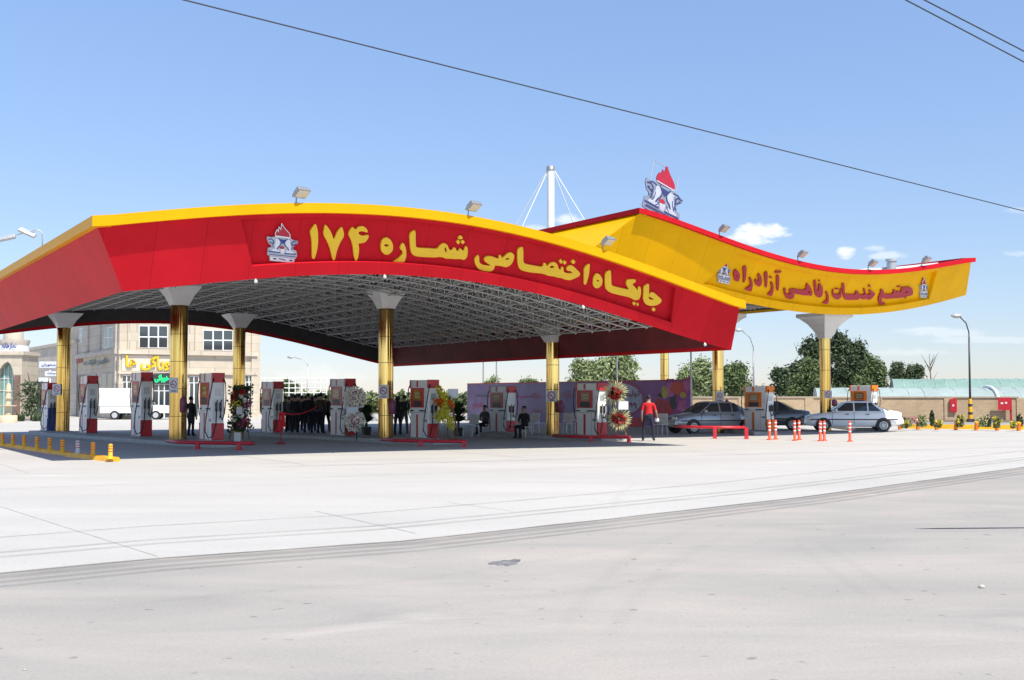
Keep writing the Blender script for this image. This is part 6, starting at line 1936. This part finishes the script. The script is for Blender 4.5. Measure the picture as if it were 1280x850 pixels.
tree('bright green willow like tree right of the banner', 871, 98, 454, [(0, 474, 20, 15, 2.4), (-14, 482, 14, 12, 1.5), (8, 463, 10, 8, 1), (16, 482, 12, 13, 1.3), (0, 492, 26, 8, 1.5)], 'leaf_pale', 6200, .15, 18)
tree('mid green tree right of the gold column at the canopy tip', 917, 96, 458, [(0, 480, 14, 14, 2), (6, 468, 9, 8, 1), (-7, 472, 9, 9, 1), (8, 488, 12, 10, 1.2)], 'leaf_mid', 5000, .15, 19)
tree('small dark tree left of the grey bare branches', 1123, 150, 456, [(0, 467, 6, 9, 2), (-3, 472, 5, 6, 1)], 'leaf_dark', 1600, .17, 20)
tree('small dark tree right of the grey bare branches', 1145, 150, 455, [(0, 465, 6, 10, 2), (-6, 470, 5, 6, .8)], 'leaf_dark', 1600, .17, 21)
tree('distant low tree on the skyline above the banner middle', 661, 150, 474, [(0, 479, 7, 5, 1)], 'leaf_mid', 900, .16, 22)
tree('distant low yellowish tree above the banner left part', 615, 150, 476, [(0, 480, 6, 4, 1)], 'leaf_pale', 800, .16, 23)
tree('distant tree above the white railings and the dark crowd', 363, 150, 477, [(0, 483, 6, 6, 1), (-4, 488, 5, 4, .6)], 'leaf_mid', 1000, .16, 24)
tree('distant low tree left of the orange pump on the skyline', 950, 140, 488, [(0, 492, 12, 4, 1), (-18, 493, 10, 4, .8)], 'leaf_mid', 1200, .16, 25)
for x, d, top, lb, sd in ((1163, 140, 442, 'bare leafless tree on the skyline beyond the greenhouses', 3), (1133, 150, 458, 'bare grey tree between the two small dark trees', 4)):
    b = D(x, 500, d); t = thing('bare_tree', lb, 'tree', (b.x, b.y, 0), 0, 'bare trees beyond the greenhouses'); H = D(x, top, d).z; rnd = random.Random(sd)
    mb = MB(); mb.path([(0, 0, 0), (.1, 0, H * .5), (-.05, 0, H)], .1, 6, 0, [.14, .09, .02]); mb.build('trunk', M['trunk'], t)
    mb = MB()
    for _ in range(9):
        z = H * rnd.uniform(.35, .8); a = rnd.choice((-1, 1)) * rnd.uniform(.4, 1.3); mb.path([(0, 0, z), (a * .5, rnd.uniform(-.3, .3), z + H * .12), (a, 0, z + H * rnd.uniform(.2, .3))], .03, 5, 0, [.05, .035, .012])
    mb.build('branch', M['trunk'], t)

# white railings in the distance, behind the crowd
a, b = D(322, 500, 118), D(408, 500, 118); t = thing('railing', 'distant white railing behind the dark crowd', 'railing', (a.x, a.y, 0)); L = (b - a).length
zs = [D(360, y, 118).z for y in (473, 479, 485, 491)]
mb = MB()
for z in zs: mb.tube((0, 0, z), (L, 0, z), .055, 6)
mb.build('rail', M['white'], t)
for i in range(12):
    mb = MB(); mb.tube((L * i / 11, 0, 0), (L * i / 11, 0, zs[0]), .05, 6); mb.build('post', M['white'], t)

# ================================================================== left: shops
c0 = D(147, 520, 85); c0.z = 0
fr_ = Plane(c0, U); sd_ = Plane(c0, V)
LR, LS, HB = 10.4, 17.5, 8.6
t = thing('shop_building', 'two storey beige stone shop building with yellow lettering', 'building', c0); loc = -c0
mb = MB()
ctr = [fr_.at(0, 0), fr_.at(LR, 0), fr_.at(LR, 0) + V * LS, sd_.at(LS, 0)]
mb.prism([(p.x, p.y) for p in ctr], lambda x, y, d: Vector((x, y, d)), 0, HB); mb.build('wall', M['tile'], t, loc, fixn=True)
mb = MB(); ctr2 = [fr_.at(-.25, 0, .25), fr_.at(LR + .25, 0, .25), fr_.at(LR + .25, 0) + V * LS, sd_.at(LS, 0, .25)]
mb.prism([(p.x, p.y) for p in ctr2], lambda x, y, d: Vector((x, y, d)), HB, HB + .35); mb.build('roof', M['tile2'], t, loc, fixn=True)
def sect(pl, nm, m, rects, o0, o1, parent=None, bevel=0):
    for r_ in rects:
        mb = MB(); pl.rect(mb, *r_, o0, o1); o = mb.build(nm, m, t, loc, fixn=True, bevel=bevel)
    return o
sect(fr_, 'pilaster', M['tile'], [(147.3, 395, 151, 524), (159, 395, 163.5, 440), (211, 395, 222, 440), (243, 395, 249, 440), (293, 395, 301, 440), (313, 395, 321.5, 528)], 0, .14)
sect(fr_, 'cornice', M['tile'], [(147, 438.5, 321.6, 444)], 0, .28)
sect(fr_, 'sign_band', mat('sign_band', (.66, .58, .48), .6, 0, .05, 1), [(152, 444.5, 233, 464)], 0, .08)
sect(fr_, 'band', M['tile'], [(147, 465, 321.6, 468)], 0, .2)
for x0, y0, x1, y1 in ((173.5, 407, 209.5, 435), (253.5, 412.5, 291, 438)):
    f = sect(fr_, 'window', M['frame_white'], [(x0, y0, x1, y1)], -.02, .05)
    mb = MB(); w = (x1 - x0) / 3; h = (y1 - y0) / 2
    for i in range(3):
        for j in range(2): fr_.rect(mb, x0 + w * i + .9, y0 + h * j + .9, x0 + w * (i + 1) - .7, y0 + h * (j + 1) - .7, .05, .056)
    mb.build('pane', M['glass'], f, fixn=True)
for x0, y0, x1, y1, nm in ((152.5, 469, 163.5, 520, 'shop_window'), (165, 469, 188, 520, 'shop_window'), (191, 480, 212, 523, 'door'), (236, 470, 248, 522, 'shop_window'), (252, 469, 281, 522, 'shop_window'), (306, 469, 315.5, 522, 'shop_window')):
    f = sect(fr_, nm, M['frame_white'], [(x0, y0, x1, y1)], -.02, .06)
    mb = MB(); n2 = 3 if x1 - x0 > 15 else 2; w = (x1 - x0) / n2
    for i in range(n2):
        for ya, yb in ((y0 + .8, y0 + 8), (y0 + 9, y1 - 1)): fr_.rect(mb, x0 + w * i + .7, ya, x0 + w * (i + 1) - .5, yb, .06, .066)
    mb.build('pane', M['glass'], f, fixn=True)
sect(fr_, 'led_panel', M['dark'], [(190.5, 466, 212, 480)], .1, .2)
mb = MB(); a0, z0 = fr_.px(192.5, 478); a1, z1 = fr_.px(210, 468.5); text_on(mb, 'خوراکی', fr_.at(a0, z0, .2), fr_.x, (0, 0, 1), a1 - a0, z1 - z0, fr_.n, 0, .03); mb.build('led_lettering', M['ledgreen'], t, loc)
mb = MB(); a0, z0 = fr_.px(156, 463); a1, z1 = fr_.px(222, 445.5)
vs, fs, h = text_geo('خوراکی ها', .035)
for e in (.02, .16): mb.add([fr_.at(a0, z0, .09 + e) + fr_.x * (x * (a1 - a0)) + Vector((0, 0, y / h * (z1 - z0))) for x, y in vs], fs)
nV = len(vs)
edge_use = {}
for f in fs:
    for i in range(len(f)):
        k_ = tuple(sorted((f[i], f[(i + 1) % len(f)]))); edge_use[k_] = edge_use.get(k_, 0) + 1
mb.f += [[a, b, b + nV, a + nV] for (a, b), c in edge_use.items() if c == 1]; k_ = len(mb.f) - len(mb.m); mb.m += [0] * k_; mb.s += [False] * k_
mb.build('sign_lettering', M['yellow_letter'], t, loc)
# side face
sect(sd_, 'cornice', M['tile2'], [(90, 440, 146.6, 446)], 0, .2)
sect(sd_, 'pilaster', M['tile2'], [(106, 395, 112, 440), (122, 395, 127, 440), (142, 395, 146.8, 524)], 0, .12)
for x0, y0, x1, y1 in ((99.5, 410, 104, 428), (130.5, 409, 141, 435)):
    f = sect(sd_, 'window', M['frame_white'], [(x0, y0, x1, y1)], -.02, .05)
    mb = MB(); w = (x1 - x0) / 2
    for i in range(2):
        for ya, yb in ((y0 + .8, (y0 + y1) / 2 - .5), ((y0 + y1) / 2 + .5, y1 - .8)): sd_.rect(mb, x0 + w * i + .5, ya, x0 + w * (i + 1) - .4, yb, .05, .056)
    mb.build('pane', M['glass'], f, fixn=True)
for x0, y0, x1, y1 in ((127, 466, 142, 522), (96, 468, 121, 521)):
    f = sect(sd_, 'shop_window', M['grey'], [(x0, y0, x1, y1)], -.02, .05)
    mb = MB(); w = (x1 - x0) / 2
    for i in range(2): sd_.rect(mb, x0 + w * i + .5, y0 + 1, x0 + w * (i + 1) - .5, y1 - 1, .05, .056)
    mb.build('pane', M['glass'], f, fixn=True)
mb = MB(); a0, z0 = sd_.px(105.5, 458.5); a1, z1 = sd_.px(138, 446.5); text_on(mb, 'هایپرمارکت', sd_.at(a0, z0, .1), -sd_.x, (0, 0, 1), abs(a1 - a0), z1 - z0, sd_.n, 0, .06); mb.build('sign_lettering', mat('teal_letter', (.05, .12, .15), .5), t, loc)
mb = MB(); a0, z0 = sd_.px(94, 456); a1, z1 = sd_.px(104, 447); text_on(mb, 'غذا' if False else 'ناز', sd_.at(a0, z0, .1), -sd_.x, (0, 0, 1), abs(a1 - a0), z1 - z0, sd_.n, 0, .06); mb.build('sign_lettering', M['red_letter'], t, loc)

# blank beige building behind
c1 = D(27.5, 520, 104); c1.z = 0; pl1 = Plane(c1, D(95, 520, 97) - D(27.5, 520, 104))
t = thing('plain_building', 'blank beige building beside the shops, only its bare wall showing', 'building', c1); loc = -c1
mb = MB(); L1 = pl1.px(96, 450)[0]; h0, h1 = pl1.px(28, 440)[1], pl1.px(72, 433)[1]
mb.prism([(0, 0), (L1, 0), (L1, h1 + .2), (0, h0)], lambda a, z, d: pl1.at(a, z, d), -9, 0); mb.build('wall', M['tile2'], t, loc, fixn=True)
mb = MB(); mb.prism([(-.1, h0), (L1, h1 + .2), (L1, h1 + .45), (-.1, h0 + .25)], lambda a, z, d: pl1.at(a, z, d), -9, .12); mb.build('coping', M['tile2'], t, loc, fixn=True)
mb = MB(); pl1.rect(mb, 36, 473, 60, 520, 0, .03); mb.build('shopfront', M['dark'], t, loc, fixn=True)

# arched building at the far left
c2 = D(-70, 520, 82); c2.z = 0; pl2 = Plane(c2, Vector((1, .03, 0)))
t = thing('arched_building', 'stone building with a tall pointed glazed arch at the left picture edge', 'building', c2); loc = -c2
e1_ = pl2.px(26.5, 500)[0]; zt2 = pl2.px(20, 443.5)[1]
arch = [(-3, 520), (-3, 470), (0, 461), (5, 454.5), (9.5, 452), (13, 455), (16, 462), (17.3, 472), (17.3, 520)]
arch_b = [(x, y) for x, y in arch]
outer = [pl2.px(x, y) for x, y in ((-70, 524), (-3, 524))] + [pl2.px(x, y) for x, y in arch] + [pl2.px(17.3, 524)] + [(e1_, pl2.px(26, 524)[1]), (e1_, zt2), (0, zt2)]
mb = MB(); mb.prism(outer, lambda a, z, d: pl2.at(a, max(z, 0), d), -3, 0); mb.build('wall', M['tile'], t, loc, fixn=True)
mb = MB(); mb.prism([pl2.px(x, y) for x, y in [(-3, 523)] + arch + [(17.3, 523)]], lambda a, z, d: pl2.at(a, max(z, 0), d), -.6, -.55); gl = mb.build('arch_glass', M['glass_teal'], t, loc, fixn=True)
mb = MB()
for x in (1, 6, 11.5): pl2.rect(mb, x, 458, x + .6, 523, -.55, -.5)
for y in (473, 488): pl2.rect(mb, -3, y, 17.3, y + .6, -.55, -.49)
mb.build('mullion', M['frame_white'], gl, fixn=True)
mb = MB(); pl2.rect(mb, 17.6, 469, 25.8, 524, 0, .12); mb.build('pilaster', M['tilebrown'], t, loc, fixn=True)
mb = MB(); mb.prism([(-.3, zt2), (e1_ + .15, zt2), (e1_ + .15, zt2 + .25), (-.3, zt2 + .25)], lambda a, z, d: pl2.at(a, z, d), -3, .15); mb.build('cornice', M['tile'], t, loc, fixn=True)
cc = pl2.at(pl2.px(1, 440)[0], 0, -2.2); k2 = cc.y / FPX; zA, zB = D(0, 442, cc.y).z, D(0, 426, cc.y).z
mb = MB(); mb.lathe([(18.5 * k2, zA - .6), (18.5 * k2, zB - .25), (19.8 * k2, zB - .1), (19.8 * k2, zB + .05)], 24, cc); mb.build('dome_drum', M['tile2'], t, loc)
mb = MB(); mb.lathe([(18.9 * k2, zA + .05), (18.9 * k2, zB - .35)], 24, cc, 0, True, False); dr = mb.build('inscription_band', M['paper'], t, loc)
mb = MB(); text_on(mb, 'نمازخانه', cc + Vector((-6 * k2, -19.3 * k2, zA + .25)), (1, 0, 0), (0, 0, 1), 18 * k2, .5, (0, -1, 0), 0, .03)
mb.build('lettering', M['blue'], dr)
mb = MB(); mb.lathe([(12 * k2, zB), (11.5 * k2, zB + .6), (8 * k2, zB + 1.2), (.05, zB + 1.7)], 20, cc); mb.build('dome', M['tile'], t, loc)

# shop signs on a post
b = D(61, 520, 92); t = thing('sign_post', 'white post with three white sign boards before the blank building', 'sign', (b.x, b.y, 0))
k3 = 92 / FPX; zz = lambda y: D(0, y, 92).z
mb = MB(); mb.tube((.05, 0, 0), (.05, 0, zz(452)), .06, 8); mb.build('pole', M['white'], t)
for x0, x1, y0, y1, s in ((48.5, 74, 452, 460, 'رستوران'), (56, 74, 464, 470, 'سوپرمارکت'), (48, 60, 472, 477.5, None)):
    mb = MB(); mb.box((((x0 + x1) / 2 - 61) * k3, -.1, (zz(y0) + zz(y1)) / 2), ((x1 - x0) * k3, .08, zz(y0) - zz(y1))); bd = mb.build('board', M['paper'], t, bevel=.01)
    if s:
        mb = MB(); text_on(mb, s, ((x0 + 3 - 61) * k3, -.145, zz(y1) + .1), (1, 0, 0), (0, 0, 1), (x1 - x0 - 6) * k3, (zz(y0) - zz(y1)) * .55, (0, -1, 0), 0, .02); mb.build('lettering', M['blue'], bd)

# tiered fountain, palm by the wall
b = D(10, 520, 74); t = thing('tiered_fountain', 'cream tiered fountain in front of the glazed arch', 'fountain', (b.x, b.y, 0)); k4 = 74 / FPX
z4 = lambda y: D(0, y, 74).z
cr = mat('fountain_stone', (.62, .50, .34), .7, 0, .12, 4)
mb = MB(); mb.lathe([(11 * k4, 0), (11 * k4, z4(519)), (10 * k4, z4(519)), (10 * k4, .2)], 18); mb.build('basin', cr, t)
mb = MB(); mb.lathe([(.25, 0), (.16, z4(500)), (.14, z4(482)), (.05, z4(479))], 12); mb.build('stem', cr, t)
for y, r_ in ((507, 10.5), (497.5, 6), (489, 4.5), (481, 3)):
    mb = MB(); mb.lathe([(.1, z4(y + 2.2)), (r_ * k4 * .7, z4(y + 1.4)), (r_ * k4, z4(y)), (r_ * k4 * .9, z4(y) + .02)], 16); mb.build('bowl', cr, t)
b = D(39, 520, 80); t = thing('leafy_tree', 'young green tree with a leaning stem before the blank building', 'tree', (b.x, b.y, 0)); rnd = random.Random(77); k5 = 80 / FPX
mb = MB(); mb.path([(0, 0, 0), (.05, 0, 1.4), (-.1, 0, 2.4), (-.28, 0, 3.2)], .06, 6, 0, [.09, .07, .05, .03]); mb.path([(-.1, 0, 2.4), (-.5, 0, 2.75)], .03, 5); mb.build('trunk', M['trunk'], t)
mb = MB()
for _ in range(900):
    c = Vector((rnd.gauss(.05, .42), rnd.gauss(0, .4), rnd.uniform(.35, 2.6))); s = rnd.uniform(.07, .16); d = Vector((rnd.gauss(0, 1), rnd.gauss(0, 1), rnd.gauss(0, 1))).normalized(); e = d.orthogonal().normalized(); f = d.cross(e)
    mb.add([c - e * s, c + f * s * .5, c + e * s, c - f * s * .5], [(0, 1, 2, 3)])
mb.build('crown', M['leaf_dark'], t)
for x, y, w, h, lb, sd in ((24, 521, 12, 8, 'low dark bush beside the fountain basin', 41), (50, 522, 20, 7, 'low dark bushes under the white sign boards', 42)):
    p = D(x, 520, 78); rnd = random.Random(sd); t = thing('shrub', lb, 'plant', (p.x, p.y, .0)); mb = MB(); k6 = 78 / FPX
    for _ in range(400):
        a, r_ = rnd.uniform(0, 6.28), math.sqrt(rnd.random()); c = Vector((r_ * math.cos(a) * w * k6 / 2, r_ * math.sin(a) * .4, rnd.random() * h * k6)); s = rnd.uniform(.05, .12)
        d = Vector((rnd.gauss(0, 1), rnd.gauss(0, 1), rnd.gauss(0, 1))).normalized(); e = d.orthogonal().normalized(); f = d.cross(e); mb.add([c - e * s, c + f * s * .5, c + e * s, c - f * s * .5], [(0, 1, 2, 3)])
    mb.build('foliage', M['leaf_dark'], t); mb = MB()
    for i in range(4): mb.tube((rnd.uniform(-.2, .2), 0, 0), (rnd.uniform(-.4, .4), 0, h * k6 * .8), .015, 4)
    mb.build('stem', M['trunk'], t)

rnd = random.Random(123)
for x0, x1, d, h, lb in ((318, 420, 128, 2.0, 'low distant hedge behind the white railing'), (424, 585, 120, 1.9, 'low distant hedge left of the purple banner')):
    a, b = D(x0, 500, d), D(x1, 500, d); t = thing('hedge', lb, 'hedge', (a.x, a.y, 0), 0, 'distant hedges'); mb = MB()
    for _ in range(2600):
        c = Vector((rnd.uniform(0, b.x - a.x), rnd.gauss(0, .5), h * (1 - rnd.random() ** 2) * (.75 + .25 * math.sin(rnd.uniform(0, 6))))); s_ = rnd.uniform(.12, .3)
        dd = Vector((rnd.gauss(0, 1), rnd.gauss(0, 1), rnd.gauss(0, 1))).normalized(); e = dd.orthogonal().normalized(); f = dd.cross(e); mb.add([c - e * s_, c + f * s_ * .6, c + e * s_, c - f * s_ * .6], [(0, 1, 2, 3)])
    mb.build('foliage', M['leaf_mid'], t); mb = MB()
    for i in range(14): mb.tube(((b.x - a.x) * (i + .5) / 14, 0, 0), ((b.x - a.x) * (i + .5) / 14, 0, h * .7), .05, 5)
    mb.build('stem', M['trunk'], t)

# far plain: a low line of earth and scrub at the horizon
mb = MB(); rnd = random.Random(99)
for i in range(260):
    x = rnd.uniform(-330, 330); y = rnd.uniform(330, 420); w, h = rnd.uniform(3, 9), rnd.uniform(1.5, 4.2)
    for _ in range(10):
        c = Vector((x + rnd.gauss(0, w * .4), y + rnd.gauss(0, 1), rnd.uniform(0, h))); s = rnd.uniform(.5, 1.2); d = Vector((rnd.gauss(0, 1), rnd.gauss(0, 1), rnd.gauss(0, 1))).normalized(); e = d.orthogonal().normalized(); f = d.cross(e); mb.add([c - e * s, c + f * s * .6, c + e * s, c - f * s * .6], [(0, 1, 2, 3)])
o = mb.build('distant_scrub', M['leaf_mid']); o['label'] = 'thin line of distant scrub along the horizon'; o['category'] = 'scrub'; o['kind'] = 'stuff'
